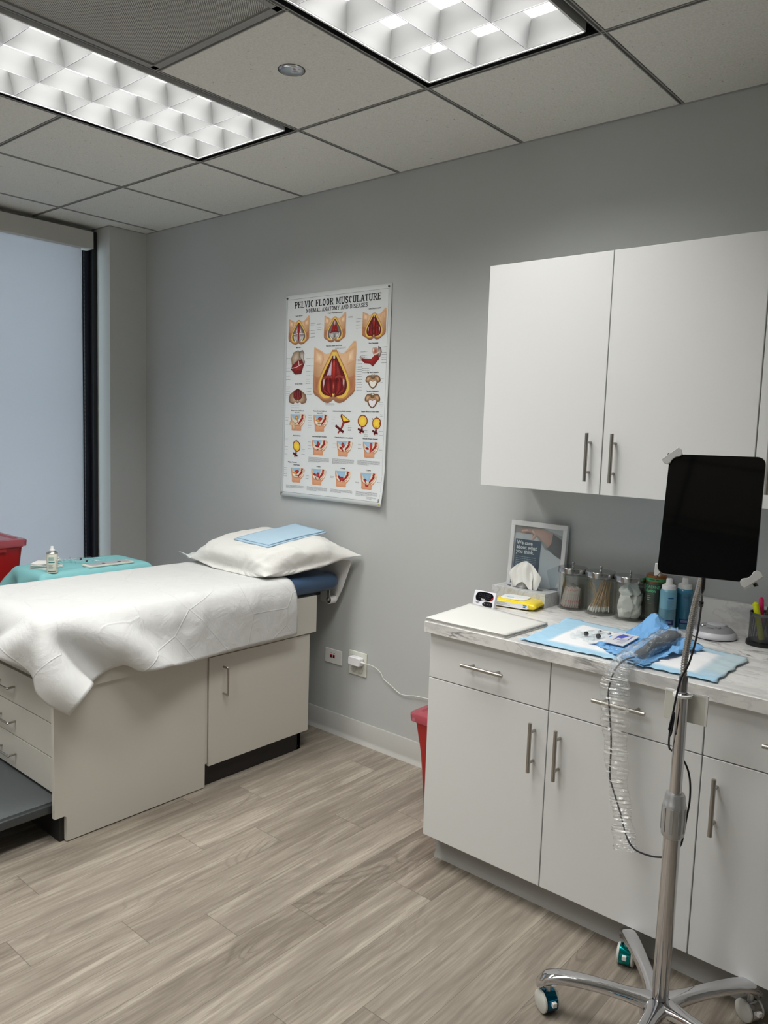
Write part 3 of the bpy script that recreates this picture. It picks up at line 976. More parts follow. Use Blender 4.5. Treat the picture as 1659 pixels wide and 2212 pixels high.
bodyc = col_rbox((-1.18, -0.80, 0.40), (0.325, 0.610, 0.34), 0.01, 0.003)
SH = cloth(X, [], chain(cush, bodyc), steps=120, iters=20, g=3.0, damp=0.95, bend=0.22, shear=0.55,
           targets=[(0, -1, (-0.765, -1.43, 0.50)), (int((-1.23 - ylo) / (yhi - ylo) * 61), -1, (-0.832, -1.19, 0.612)),
                    (0, int((-0.80 - xlo) / (xhi - xlo) * 55), (-0.90, -1.512, 0.648))])
# crease grid of the folded paper (real ridges)
def creased(Pg, us, vs_, amp, wid):
    nu, nv = Pg.shape[:2]
    du = np.gradient(Pg, axis=0); dv = np.gradient(Pg, axis=1)
    n = np.cross(du, dv); n /= np.linalg.norm(n, axis=2, keepdims=True) + 1e-9
    if n[nu // 2, nv // 2, 2] < 0: n = -n
    h = np.zeros((nu, nv)); U = np.arange(nu)[:, None]; Vv = np.arange(nv)[None, :]
    for c in us: h = np.maximum(h, np.maximum(0, 1 - np.abs(U - c * nu) / wid) + 0 * Vv)
    for c in vs_: h = np.maximum(h, np.maximum(0, 1 - np.abs(Vv - c * nv) / wid) + 0 * U)
    return Pg + n * (h * amp)[..., None]
SH = creased(SH, (0.22, 0.41, 0.60, 0.80), (0.30, 0.52, 0.71), 0.0035, 1.6)
du = np.cross(np.gradient(SH, axis=0), np.gradient(SH, axis=1)); du /= np.linalg.norm(du, axis=2, keepdims=True) + 1e-9
if du[nu // 2, nv // 2, 2] < 0: du = -du
crump = (0.5 - np.abs(smooth_noise(nu, nv, 9, 8, 81))) * 0.009 + (0.5 - np.abs(smooth_noise(nu, nv, 17, 6, 82))) * 0.006 + (0.5 - np.abs(smooth_noise(nu, nv, 22, 20, 83))) * 0.0035
hang = np.clip((0.80 - SH[..., 2]) / 0.05, 0.25, 1.0)
SH = SH + du * (np.maximum(0.0005, crump) * hang)[..., None]
m = MB().grid(SH.tolist())
o = m.build('paper_sheet', SHEET, smooth=80, solid=0.0008, subsurf=1, origin=(-1.18, -0.8, 0.81))
tag(o, 'crumpled white paper sheet spread over the blue couch top, corner hanging at the foot', 'paper sheet')

# pillow in a disposable paper case
PC = [np.array(q) for q in ((-1.49, -0.470, 0.842), (-0.880, -0.490, 0.838), (-0.735, -0.012, 0.905), (-1.39, -0.010, 0.930))]   # left, front, right, back corner tips
nu, nv = 54, 42
uu = np.linspace(0, 1, nu)[:, None, None]; vv = np.linspace(0, 1, nv)[None, :, None]
flat = PC[0] * (1 - uu) * (1 - vv) + PC[1] * uu * (1 - vv) + PC[2] * uu * vv + PC[3] * (1 - uu) * vv
ctr = sum(PC) / 4
au, av = np.abs(2 * uu - 1), np.abs(2 * vv - 1)
pull = 0.17 * (1 - au ** 2) * (av > 0.999) + 0.13 * (1 - av ** 2) * (au > 0.999)
goal = flat + (ctr - flat) * pull
goal[..., 1] = np.minimum(goal[..., 1], -0.008)
tg = [(i, j, goal[i, j]) for i in range(nu) for j in range(nv) if i in (0, nu - 1) or j in (0, nv - 1)]
st0 = flat.copy()
st0[..., 2] += (0.02 + 0.012 * smooth_noise(nu, nv, 9, 7, 12) + 0.006 * smooth_noise(nu, nv, 20, 15, 13)) * np.minimum(1, 6 * (1 - au) * (1 - av))[..., 0]
def pillow_top(Q):          # the stack of pads presses the top flat
    Q = Q.copy(); Q[:, 2] = np.minimum(Q[:, 2], 1.006 + 0.165 * Q[:, 1]); return Q
def inflate(P):
    n = np.cross(np.gradient(P, axis=0), np.gradient(P, axis=1)); n /= np.linalg.norm(n, axis=2, keepdims=True) + 1e-9
    if n[nu // 2, nv // 2, 2] < 0: n = -n
    return n * 18.0
tp = cloth(st0, [], chain(col_plane(1, -0.004, -1, 0.0), pillow_top), steps=70, iters=14, g=1.0, damp=0.90, bend=0.10, shear=0.35, force=inflate, fric=0.0, targets=tg)
gn = np.cross(np.gradient(tp, axis=0), np.gradient(tp, axis=1)); gn /= np.linalg.norm(gn, axis=2, keepdims=True) + 1e-9
if gn[nu // 2, nv // 2, 2] < 0: gn = -gn
rid = 0.5 - np.abs(smooth_noise(nu, nv, 8, 6, 50)); rid2 = 0.5 - np.abs(smooth_noise(nu, nv, 17, 5, 51)); rid3 = 0.5 - np.abs(smooth_noise(nu, nv, 6, 15, 52))
edge = np.minimum(1, np.maximum((au ** 3)[..., 0] + 0 * av[..., 0], (av ** 3)[..., 0] + 0 * au[..., 0]) + 0.22)
inn = np.minimum(1, 5 * np.minimum((1 - au)[..., 0] + 0 * av[..., 0], (1 - av)[..., 0] + 0 * au[..., 0]))
tp = tp + gn * ((0.012 * rid + 0.012 * rid2 + 0.012 * rid3) * edge * inn)[..., None]
bt = tp.copy(); bt[..., 2] = np.maximum(0.8175, goal[..., 2] - 0.06 * ((1 - au ** 3) * (1 - av ** 3))[..., 0])
m = MB()
T_ = [[m.vert(tp[i, j]) for j in range(nv)] for i in range(nu)]
B_ = [[T_[i][j] if i in (0, nu - 1) or j in (0, nv - 1) else m.vert(bt[i, j]) for j in range(nv)] for i in range(nu)]
for i in range(nu - 1):
    for j in range(nv - 1):
        m.face((T_[i][j], T_[i + 1][j], T_[i + 1][j + 1], T_[i][j + 1]))
        m.face((B_[i][j], B_[i][j + 1], B_[i + 1][j + 1], B_[i + 1][j]))
PCASE = mat('paper_pillowcase', (222, 222, 218), 0.75, bump=(38, 0.55, 0.006), spec=0.2)
pw = m.build('pillow', PCASE, smooth=80, subsurf=1, origin=(-1.12, -0.24, 0.82))
tag(pw, 'white pillow in a paper case at the head of the couch, against the wall', 'pillow')
# loose open end of the case
fl = np.zeros((10, 14, 3)); rs = np.random.RandomState(2)
for i in range(10):
    for j in range(14):
        a, b_ = i / 9, j / 13
        fl[i, j] = (-1.445 - 0.075 * a + 0.02 * b_, -0.47 + 0.13 * b_ - 0.02 * a, 0.842 + 0.010 * sin(b_ * 9 + a * 2) + 0.006 * rs.rand() + 0.02 * a * (1 - b_) )
MB().grid(fl.tolist()).build('case_flap', film('case_plastic', (244, 246, 246), 0.55, 0.3), pw, smooth=80, subsurf=1, solid=0.0006)
# folded blue pads on the pillow
def on_pillow(x, y):
    d = ((tp[..., 0] - x) ** 2 + (tp[..., 1] - y) ** 2).ravel()
    w_ = np.exp(-d / 0.0016)
    return float((w_ * tp[..., 2].ravel()).sum() / w_.sum())
PADB = mat('pale_blue_pad', (178, 204, 222), 0.75, spec=0.2, bump=(120, 0.1, 0.002))
PAD_C = [(-1.249, -0.365), (-0.985, -0.386), (-0.925, -0.070), (-1.187, -0.026)]
def pad_grid(nu, nv, lift, shrink=0.0, seed=4, sag=0.0):
    P = np.zeros((nu, nv, 3)); nz = smooth_noise(nu, nv, 3, 3, seed)
    for i in range(nu):
        for j in range(nv):
            u, v = shrink + (1 - 2 * shrink) * i / (nu - 1), shrink + (1 - 2 * shrink) * j / (nv - 1)
            x = (1 - u) * (1 - v) * PAD_C[0][0] + u * (1 - v) * PAD_C[1][0] + u * v * PAD_C[2][0] + (1 - u) * v * PAD_C[3][0]
            y = (1 - u) * (1 - v) * PAD_C[0][1] + u * (1 - v) * PAD_C[1][1] + u * v * PAD_C[2][1] + (1 - u) * v * PAD_C[3][1]
            z = max(on_pillow(x, y), 1.004 + 0.160 * y) + 0.0045 + 0.0012 * nz[i, j]
            P[i, j] = (x, y, z + lift)
    return P
for k, (lf, sh_, lb) in enumerate(((0.0, 0.0, 'lower pale blue folded underpad lying on the pillow'), (0.006, 0.035, 'upper pale blue folded underpad on the pillow, on top of the other'))):
    A = pad_grid(20, 20, lf, sh_, 4 + k)
    o = MB().grid(A.tolist()).build('folded_pad', PADB, smooth=80, solid=0.0045, origin=(-1.13, -0.17, 0.95))
    tag(o, lb, 'underpad', 'folded blue pads on the pillow')
# ------------------------------------------------------------------ anatomy poster
PX0, PZ1 = -1.322, 2.129
def pmap(x, y, lay=0):
    v = y / 990.0; u = x / 694.0
    curl = 0.003 + 0.020 * max(0, (v - 0.80) / 0.20) ** 2 * (0.35 + 0.65 * u ** 2) + 0.010 * max(0, (u - 0.93) / 0.07) ** 2 * v + 0.003 * (1 + sin(u * 5.0 + 1)) * v
    return (PX0 + x / 1000.0, -curl - 0.00012 * lay, PZ1 - y / 1000.0)
poster = thing('anatomy_poster', 'large white anatomical wall poster with red and tan pelvic drawings', 'poster', (-0.975, -0.003, 1.634))
m = MB()
P = [[pmap(694 * i / 28, 990 * j / 40, 0) for j in range(41)] for i in range(29)]
m.grid(P).build('paper', mat('poster_paper', (226, 230, 230), 0.35, spec=0.4), poster, smooth=80, solid=0.0008)
m = MB().m(INK)
for pts in ([(17, 21), (17, 970)], [(17, 970), (677, 970)], [(677, 970), (677, 21)], [(677, 21), (17, 21)]):
    n = 24
    m.stroke([(pts[0][0] + (pts[1][0] - pts[0][0]) * k / n, pts[0][1] + (pts[1][1] - pts[0][1]) * k / n) for k in range(n + 1)], 0.9, pmap, (90, 90, 95), 8)
m.build('border_line', INK, poster, smooth=0)
# slab letters drawn as strokes: (thickness, points...)
K, T2 = 0.15, 0.085
def arc(cx, cy, rx, ry, a0, a1, n=10):
    return [(cx + rx * cos(radians(a0 + (a1 - a0) * k / n)), cy + ry * sin(radians(a0 + (a1 - a0) * k / n))) for k in range(n + 1)]
def sf(x, y, w=0.24): return (T2, [(x - w / 2, y), (x + w / 2, y)])
def v_(x, a=0.0, b=1.0, k=K): return (k, [(x, a), (x, b)])
t_, b_ = 1 - T2 / 2, T2 / 2
GL = {
 'P': (0.52, [v_(.12), sf(.10, t_), sf(.13, b_), (T2 + .02, [(.12, t_)] + arc(.30, .74, .14, .225, 90, -90) + [(.12, .515)])]),
 'E': (0.50, [v_(.12), sf(.10, t_), sf(.10, b_), (T2, [(.12, t_), (.44, t_), (.44, .78)]), (T2, [(.12, b_), (.45, b_), (.45, .24)]), (T2, [(.12, .52), (.32, .52)]), (T2, [(.32, .42), (.32, .62)])]),
 'L': (0.48, [v_(.12), sf(.12, t_), sf(.10, b_), (T2, [(.12, b_), (.43, b_), (.43, .30)])]),
 'V': (0.56, [(K, [(.10, 1), (.27, 0)]), (T2, [(.46, 1), (.28, 0)]), sf(.10, t_), sf(.46, t_, .2)]),
 'I': (0.28, [v_(.14), sf(.14, t_), sf(.14, b_)]),
 'C': (0.52, [(K, arc(.28, .5, .16, .44, 60, 300, 16)), (T2, [(.42, t_), (.42, .70)])]),
 'F': (0.48, [v_(.12), sf(.10, t_), sf(.13, b_), (T2, [(.12, t_), (.44, t_), (.44, .76)]), (T2, [(.12, .50), (.32, .50)]), (T2, [(.32, .40), (.32, .60)])]),
 'O': (0.54, [(K, arc(.27, .5, .155, .44, 0, 360, 24))]),
 'R': (0.56, [v_(.12), sf(.10, t_), sf(.12, b_), (T2 + .02, [(.12, t_)] + arc(.29, .75, .13, .215, 90, -90) + [(.12, .535)]), (K, [(.27, .53), (.44, .03)]), sf(.47, b_, .16)]),
 'M': (0.72, [v_(.13, k=T2 + .02), v_(.59), (K, [(.14, 1), (.35, .1)]), (T2, [(.57, 1), (.36, .1)]), sf(.11, t_, .2), sf(.12, b_), sf(.60, t_, .2), sf(.60, b_)]),
 'U': (0.56, [(K, [(.13, 1), (.13, .25)] + arc(.28, .22, .15, .19, 180, 360, 10) + [(.43, .25), (.43, 1)]), sf(.13, t_), sf(.43, t_, .22)]),
 'S': (0.48, [(K - .01, arc(.24, .735, .135, .21, 40, 270, 12) + arc(.24, .27, .14, .22, 90, -140, 12)), (T2, [(.38, t_), (.38, .74)]), (T2, [(.09, b_), (.09, .27)])]),
 'A': (0.58, [(T2, [(.10, 0), (.28, 1)]), (K, [(.30, 1), (.46, 0)]), (T2, [(.17, .33), (.40, .33)]), sf(.10, b_, .2), sf(.48, b_, .2)]),
 'T': (0.50, [v_(.25), sf(.25, b_), (T2, [(.05, .74), (.05, t_), (.45, t_), (.45, .74)])]),
 'N': (0.62, [v_(.12, k=T2 + .02), v_(.48, k=T2 + .02), (K, [(.13, 1), (.47, 0)]), sf(.11, t_, .2), sf(.12, b_), sf(.48, t_)]),
 'D': (0.56, [v_(.12), (K - .01, [(.10, t_ - .02)] + arc(.25, .5, .19, .44, 90, -90, 14) + [(.10, b_ + .02)]), sf(.08, t_, .14), sf(.08, b_, .14)]),
 'Y': (0.54, [(K, [(.08, 1), (.27, .5)]), (T2, [(.46, 1), (.28, .5)]), v_(.27, 0, .5), sf(.10, t_, .2), sf(.45, t_, .18), sf(.27, b_)]),
 ' ': (0.26, []),
}
def slab_text(m, s, x0, x1, ybase, h, col, lay):
    tot = sum(GL[c][0] for c in s)
    sx = (x1 - x0) / tot
    x = x0
    for c in s:
        w, strokes = GL[c]
        for th, pts in strokes:
            q = [(x + a * sx, ybase - b * h) for a, b in pts]
            m.stroke(q, th * h * 1.22, pmap, col, lay)
        x += w * sx
m = MB().m(INK)
slab_text(m, 'PELVIC FLOOR MUSCULATURE', 68, 634, 65, 30, (12, 12, 20), 9)
slab_text(m, 'NORMAL ANATOMY AND DISEASES', 150, 554, 91, 18, (12, 12, 20), 9)
m.build('title_lettering', INK, poster, smooth=0)
m = MB().m(INK)
caps = [('1. Layer: Sphincter', 101, 105), ('2. Layer: Diaphragma urogenitale', 349, 106), ('3. Layer: Diaphragma pelvis', 594, 104), ('Medial view', 103, 258), ('Pelvic Floor: Bottom view of female', 347, 259),
        ('View of lateral sides', 595, 258), ('Top view of female', 111, 434), ('Top view of male pelvis', 597, 388), ('Top view of female pelvis', 598, 473),
        ('Position of urinary bladder and', 107, 566), ('male urethra', 107, 575.5), ('Position of urinary bladder and', 265, 566), ('female urethra', 265, 575.5), ('Urethra and urinary bladder musculature', 410, 565),
        ('Emptying (Micturi) of urinary bladder', 587, 565), ('Stress incontinence', 107, 688), ('Urethrocele (dropping of urethra)', 263, 688), ('Cystocele (dropping of urinary bladder)', 426, 688), ('Rectocele (dropping of rectum)', 593, 688),
        ('Prolapse of the uterus', 80, 821), ('normal Position', 112, 833), ('1. Degree', 264, 833), ('2. Degree', 426, 833), ('3. Degree', 589, 833)]
for s, x, y in caps:
    m.text(s, x, y, 8.8, pmap, (16, 16, 20), xs=0.82, bold=0.018, align='CENTER', lay=9)
m.build('caption_lettering', INK, poster, smooth=0)
# fine print: rows of small words
m = MB().m(INK)
rr = random.Random(11)
def words(x0, x1, y, lay=9, h=1.3, col=(110, 112, 116)):
    x = x0
    while x < x1 - 3:
        w = rr.uniform(3, 10); w = min(w, x1 - x)
        m.stroke([(x, y), (x + w, y)], h, pmap, col, lay); x += w + 1.6
for x0, x1, y0, n in ((195, 335, 788, 6), (355, 496, 788, 6), (518, 658, 788, 5), (43, 170, 934, 4), (193, 332, 932, 5), (355, 497, 933, 4), (520, 657, 931, 5), (590, 658, 952, 3)):
    for k in range(n): words(x0, x1 if k < n - 1 else x0 + (x1 - x0) * .5, y0 + k * (4.3 if n > 3 else 4))
def leader(x0, y0, x1, y1, tx, side=1):
    m.stroke([(x0, y0), (x1, y1)], 0.5, pmap, (120, 122, 126), 9)
    words(min(tx, tx + side * 30), max(tx, tx + side * 30), y1, 9, 1.6)
for y in (145, 152, 178, 192, 209): leader(165, y, 186, y, 188)
for y in (150, 168, 176): leader(272, y + 10, 262, y, 258, -1)
for y in (141, 155, 170, 184): leader(530, y, 518, y, 515, -1)
for y in (128, 133): words(435, 462, y)
for y in (305, 333, 353, 368, 392, 410): leader(57, y, 45, y, 20, 1)
for y in (310, 345, 372, 384, 392, 410, 420, 430): leader(214, y, 196, y, 192, -1)
for y in (325, 332, 345, 360, 370, 380, 392, 402, 418, 430, 440, 452, 465): leader(490, y, 500, y, 502)
for y in (275, 300, 308, 320, 330, 345): leader(645, y, 655, y, 648)
for y in (292, 310, 318): leader(560, y, 552, y, 548, -1)
for y in (368, 376, 386): words(530, 575, y)
for y in (445, 455, 470, 480, 490, 500): leader(45, y, 38, y, 20, 1)
for y in (455, 470, 485): leader(165, y, 172, y, 174)
for y in (530, 538, 548): words(60, 120, y)
for y in (415, 432): words(645, 665, y)
for y in (520, 528, 536): words(640, 668, y)
for (x, ys_) in ((22, (585, 597, 610, 632)), (187, (585, 597, 608, 620, 633, 645)), (22, (848, 858, 870, 880, 890)), (345, (590, 600, 617, 624)), (452, (630, 637, 645, 652)), (556, (650, 656, 668, 676)), (648, (576, 582, 650, 668)), (22, (700, 708, 742, 756, 780)), (145, (752, 760, 776)), (190, (714, 732, 746)), (352, (714, 732)), (519, (714, 732)), (180, (880, 886, 893)), (348, (872, 878)), (512, (888, 892)), (648, (734, 880))):
    for y in ys_: words(x, x + 22, y)
for y in (265, 270): words(355, 425, y)
for y in (527, 533): words(300, 360, y)
m.build('fine_print', INK, poster, smooth=0)

# drawings -----------------------------------------------------------------
def oval(cx, cy, rx, ry, a0=0, a1=360, n=22, rot=0.0):
    pts = []
    for k in range(n):
        t = radians(a0 + (a1 - a0) * k / n)
        a, b = rx * cos(t), ry * sin(t)
        pts.append((cx + a * cos(rot) - b * sin(rot), cy + a * sin(rot) + b * cos(rot)))
    return pts
def tear(s, top=0.10, bot=0.90, wid=0.72, notch=0.04):
    """drop shape in unit space, x in -1..1"""
    L = [(0.10, top), (0.22, top + .10), (0.38 * wid / .6, top + .28), (wid * .88, top + .44), (wid, top + .60), (wid * .90, bot - .07), (wid * .66, bot - .005), (wid * .33, bot), (0.06, bot - notch)]
    R = spline([(a, b, 0) for a, b in L], 4)
    pts = [(a, b) for a, b, _ in R]
    cy = (top + bot) / 2 + .08
    pts = pts + [(-a, b) for a, b in reversed(pts)]
    return [(a * s, cy + (b - cy) * s) for a, b in pts]
def perineum(x0, x1, y0, y1, kind):
    m = MB().m(INK); cx = (x0 + x1) / 2; hw = (x1 - x0) / 2; h = y1 - y0
    f = lambda a, b, lay: pmap(cx + a * hw, y0 + b * h, lay)
    L = 10
    skin = [(a, b) for a, b, _ in spline([(a, b, 0) for a, b in [(-1, -.02), (-.62, .06), (-.40, .12), (-.2, .09), (0, .08), (.2, .09), (.40, .12), (.62, .05), (1, -.08), (1, .45), (1, .78), (.72, .90), (.50, .975), (.28, 1.0), (.10, .975), (0, .94), (-.10, .975), (-.28, 1.0), (-.50, .975), (-.72, .90), (-1, .80), (-1, .4), (-1, -.02)]], 3)[:-1]]
    # graded skin: light in the middle of the thigh, browner to the rims
    c = m.vert(f(0, .45, L), rgb(240, 205, 168)); q = []
    for a, b in skin:
        k = min(1, max(0, (b - .1) / .9)) ; e = abs(a)
        col = (236 - 80 * k - 12 * e, 196 - 92 * k - 16 * e, 156 - 84 * k - 20 * e)
        q.append(m.vert(f(a, b, L), rgb(*[max(40, v) for v in col])))
    for k in range(len(q)): m.face((c, q[k], q[(k + 1) % len(q)]))
    for s_ in (-1, 1):
        m.fan([(s_ * a, b) for a, b in ((.55, .10), (.98, .0), (.98, .26), (.62, .34), (.50, .22))], f, (250, 226, 190), (214, 160, 118), L + 1)
        m.fan([(s_ * a, b) for a, b in ((.70, .55), (.98, .50), (.98, .76), (.70, .86), (.60, .72))], f, (168, 104, 72), (190, 132, 96), L + 1)
    m.fan(tear(1.10), f, (150, 90, 60), (196, 140, 92), L + 2)
    m.fan(tear(1.02), f, (214, 160, 70), (240, 204, 96), L + 3)
    inner = tear(0.88)
    base = {1: (196, 190, 186), 2: (176, 170, 168), 3: (120, 30, 28), 4: (126, 30, 26)}[kind]
    m.fan(inner, f, base, (96, 28, 26) if kind > 2 else (88, 84, 86), L + 4)
    if kind in (1, 2):
        for s_ in (-1, 1):
            m.fan([(s_ * a, b) for a, b in ((.04, .66), (.24, .62), (.46, .66), (.42, .80), (.22, .88), (.04, .88))], f, (226, 222, 218), (130, 128, 130), L + 5)
            m.stroke([(s_ * .46, .66), (s_ * .40, .80), (s_ * .24, .88)], .05 * (1 / 1), f, (236, 232, 226), L + 6)
            m.fan([(s_ * .08, .26), (s_ * .22, .40), (s_ * .36, .60), (s_ * .10, .62)], f, (236, 232, 232) if kind == 1 else (150, 36, 34), (150, 40, 36), L + 5)
        m.fan(oval(0, .40, .10, .24), f, (176, 40, 36), (120, 24, 24), L + 7)
        if kind == 2:
            m.fan([(-.42, .62), (0, .56), (.42, .62), (.40, .66), (0, .62), (-.40, .66)], f, (170, 46, 40), (120, 24, 24), L + 6)
            m.fan(oval(0, .28, .07, .10), f, (232, 210, 206), (190, 120, 110), L + 8)
        else:
            m.fan(oval(0, .72, .07, .16), f, (180, 44, 38), (110, 22, 22), L + 7)
            m.stroke([(-.5, .60), (0, .56), (.5, .60)], .03, f, (232, 228, 222), L + 6)
    else:
        for s_ in (-1, 1):
            for k in range(4):
                a = .12 + .11 * k
                m.stroke([(s_ * a * .5, .30 + .05 * k), (s_ * a * 1.15, .56 + .03 * k), (s_ * a, .78), (s_ * a * .45, .88 - .01 * k)], [.015, .03, .03, .01], f, (168, 52, 46) if k % 2 else (84, 16, 16), L + 5)
            m.fan([(s_ * .44, .52), (s_ * .52, .60), (s_ * .50, .74), (s_ * .44, .66)], f, (232, 226, 220), (180, 150, 140), L + 6)
            m.fan([(s_ * .03, .60), (s_ * .44, .56), (s_ * .50, .72), (s_ * .34, .86), (s_ * .06, .90)], f, (146, 40, 36), (100, 22, 22), L + 4.5)
        if kind == 4:
            m.stroke([(-.52, .555), (-.25, .52), (0, .55), (.25, .52), (.52, .555)], .045, f, (150, 66, 56), L + 7)
            m.fan([(-.10, .22), (-.12, .50), (-.36, .52)], f, (226, 214, 222), (186, 160, 176), L + 6)
            m.fan([(.10, .22), (.12, .50), (.34, .50)], f, (156, 60, 54), (130, 40, 36), L + 6)
            pts = tear(0.96)
            for k in range(0, len(pts), 1):
                m.fan(oval(pts[k][0], pts[k][1], .022, .018, n=6), f, (246, 216, 96), (226, 176, 60), L + 4.2)
        m.fan(oval(0, .42, .10, .20), f, (200, 60, 44), (120, 24, 22), L + 8)
        m.fan(oval(0, .30, .05, .07), f, (236, 206, 200) if kind == 3 else (214, 84, 66), (170, 60, 50), L + 9)
        m.fan(oval(0, .70, .08, .14), f, (178, 52, 42), (110, 24, 22), L + 8)
        m.fan(oval(0, .70, .03, .06), f, (214, 120, 96), (150, 50, 40), L + 9)
        m.fan(oval(0, .18, .05, .035), f, (240, 236, 230), (214, 190, 160), L + 9)
    return m.build('anatomy_drawing', INK, poster, smooth=0)
perineum(31, 176, 116, 241, 1); perineum(279, 419, 115, 240, 2); perineum(525, 666, 114, 240, 3); perineum(215, 488, 262, 524, 4)

def sagittal(x0, x1, y0, y1, kind):
    m = MB().m(INK); w, h = x1 - x0, y1 - y0
    f = lambda a, b, lay: pmap(x0 + a * w, y0 + b * h, lay)
    L = 10
    sk = spline([(a, b, 0) for a, b in ((0, 0), (.5, 0), (1, 0), (1.0, .25), (.96, .45), (.84, .66), (.76, .74), (.74, .88), (.73, 1), (.42, 1), (.12, 1), (.10, .82), (.08, .62), (.03, .4), (0, .2), (0, 0))], 2)
    m.fan([(a, b) for a, b, _ in sk], f, (232, 178, 140), (214, 150, 112), L)
    m.fan([(.04, .0), (.14, .42), (.20, .60), (.38, .66), (.60, .62), (.80, .52), (.92, .28), (.94, 0), (.5, 0)], f, (238, 230, 210), (226, 208, 180), L + 1)
    bl = {0: (.55, .38)}.get(kind, (.6, .40))
    m.fan([(.05, 0), (.66, 0), (.64, .14), (.60, .26), (.52, .34), (.34, .34), (.18, .22), (.09, .10)], f, (170, 202, 224), (150, 188, 214), L + 2)
    if kind >= 5: m.fan([(.05, 0), (.66, 0), (.62, .3), (.56, .52), (.40, .50), (.20, .30)], f, (166, 200, 222), (150, 188, 214), L + 2.5)
    m.stroke([(.84, .0), (.80, .14), (.82, .22), (.72, .38), (.62, .50), (.56, .62)], [.13, .12, .14, .13, .10, .06], f, (150, 34, 34), L + 3)
    m.stroke([(.80, .0), (.76, .14), (.78, .22), (.67, .38), (.58, .50)], .03, f, (196, 70, 58), L + 4)
    m.stroke([(.99, .0), (.97, .28), (.88, .50), (.70, .68)], [.04, .05, .07, .03], f, (246, 236, 214), L + 3)
    m.fan(oval(.24, .48, .16, .09, rot=.7), f, (244, 240, 226), (224, 214, 190), L + 3)
    if kind == 0:       # male: yellow bladder and organ outline
        m.fan([(.30, .12), (.46, .08), (.56, .14), (.50, .28), (.38, .32), (.30, .22)], f, (250, 220, 80), (190, 80, 50), L + 5)
        m.fan([(-.02, .44), (.18, .38), (.30, .50), (.36, .62), (.34, .90), (.20, .96), (.14, .66), (-.06, .66)], f, (238, 222, 188), (196, 160, 116), L + 6)
        m.stroke([(.46, .32), (.52, .48), (.34, .56)], .04, f, (150, 40, 36), L + 5)
    elif kind == 1:
        m.fan(oval(.46, .24, .15, .11), f, (206, 66, 56), (140, 30, 30), L + 5)
        m.fan(oval(.33, .36, .17, .075, rot=.25), f, (246, 206, 96), (196, 110, 50), L + 6)
        m.stroke([(.30, .52), (.60, .54)], .035, f, (120, 26, 26), L + 6); m.fan(oval(.50, .60, .07, .05), f, (246, 240, 232), (226, 190, 170), L + 7)
    elif kind == 2:
        m.fan(oval(.44, .24, .10, .16, rot=-.35), f, (206, 66, 56), (140, 30, 30), L + 5)
        m.fan(oval(.36, .40, .13, .08, rot=.4), f, (170, 44, 42), (120, 26, 28), L + 6)
        m.stroke([(.46, .40), (.52, .58), (.34, .66)], .05, f, (132, 30, 30), L + 6); m.fan(oval(.55, .60, .05, .08), f, (248, 240, 228), (226, 196, 160), L + 7)
    elif kind == 3:
        m.fan(oval(.42, .26, .10, .18, rot=-.25), f, (206, 66, 56), (140, 30, 30), L + 5)
        m.fan(oval(.30, .46, .12, .09, rot=.6), f, (170, 44, 42), (120, 26, 28), L + 6)
        m.stroke([(.34, .52), (.44, .66)], .09, f, (150, 36, 34), L + 6); m.fan(oval(.52, .62, .05, .07), f, (248, 240, 228), (226, 196, 160), L + 7)
    elif kind == 4:
        m.stroke([(.52, .04), (.54, .26), (.50, .50), (.48, .66)], [.10, .15, .12, .06], f, (186, 54, 48), L + 5)
        m.fan(oval(.28, .42, .12, .08, rot=.3), f, (170, 44, 42), (120, 26, 28), L + 6); m.fan(oval(.30, .58, .08, .12, rot=-.3), f, (214, 228, 236), (190, 208, 220), L + 6)
    else:
        k = kind - 5
        m.fan(oval(.26 + .02 * k, .36 + .04 * k, .11, .08, rot=.6), f, (176, 48, 44), (120, 26, 28), L + 6)
        cy = (.38, .52, .74)[k]
        m.fan(oval(.48 - .02 * k, cy, .11, .17 if k < 2 else .12), f, (206, 68, 58), (140, 30, 30), L + 7)
        m.stroke([(.28, .48), (.40, .66)], .05, f, (140, 32, 32), L + 6)
        m.fan(oval(.46, min(.66, cy + .15), .06, .05), f, (246, 226, 214), (220, 160, 140), L + 8)
    m.stroke([(.10, .52), (.24, .66), (.46, .70), (.66, .66), (.80, .56)], .012, f, (120, 40, 36), L + 6)
    return m.build('anatomy_drawing', INK, poster, smooth=0)
for a in ((59, 164, 581, 661, 0), (223, 320, 581, 661, 1), (216, 318, 703, 775, 2), (382, 480, 702, 774, 3), (550, 646, 701, 772, 4), (74, 169, 846, 917, 1), (218, 315, 843, 920, 5), (378, 478, 843, 917, 6), (542, 642, 843, 917, 7)):
    sagittal(*a)
def balloon(x0, x1, y0, y1, rot, arrows):
    m = MB().m(INK); w, h = x1 - x0, y1 - y0
    f = lambda a, b, lay: pmap(x0 + a * w, y0 + b * h, lay)
    m.stroke([(.5, .55), (.42, .80), (.34, 1.0)], [.16, .12, .08], f, (150, 44, 40), 10)
    m.fan(oval(.52, .34, .46, .33, rot=rot), f, (170, 84, 50), (140, 50, 36), 11)
    m.fan(oval(.52, .34, .38, .27, rot=rot), f, (250, 222, 84), (238, 196, 60), 12)
    m.stroke([(.10, .76), (.66, .92)], .12, f, (96, 22, 24), 13); m.stroke([(.56, .74), (.24, .96)], .07, f, (60, 18, 20), 14)
    if arrows:
        for a, b, c, d in ((.05, .05, .14, .16), (.5, -.06, .5, .03), (.98, .12, .9, .2)): m.stroke([(a, b), (c, d)], .03, f, (30, 30, 34), 14)
        m.fan(oval(.46, .56, .06, .03, n=8), f, (40, 30, 20), (40, 30, 20), 14)
    return m.build('anatomy_drawing', INK, poster, smooth=0)
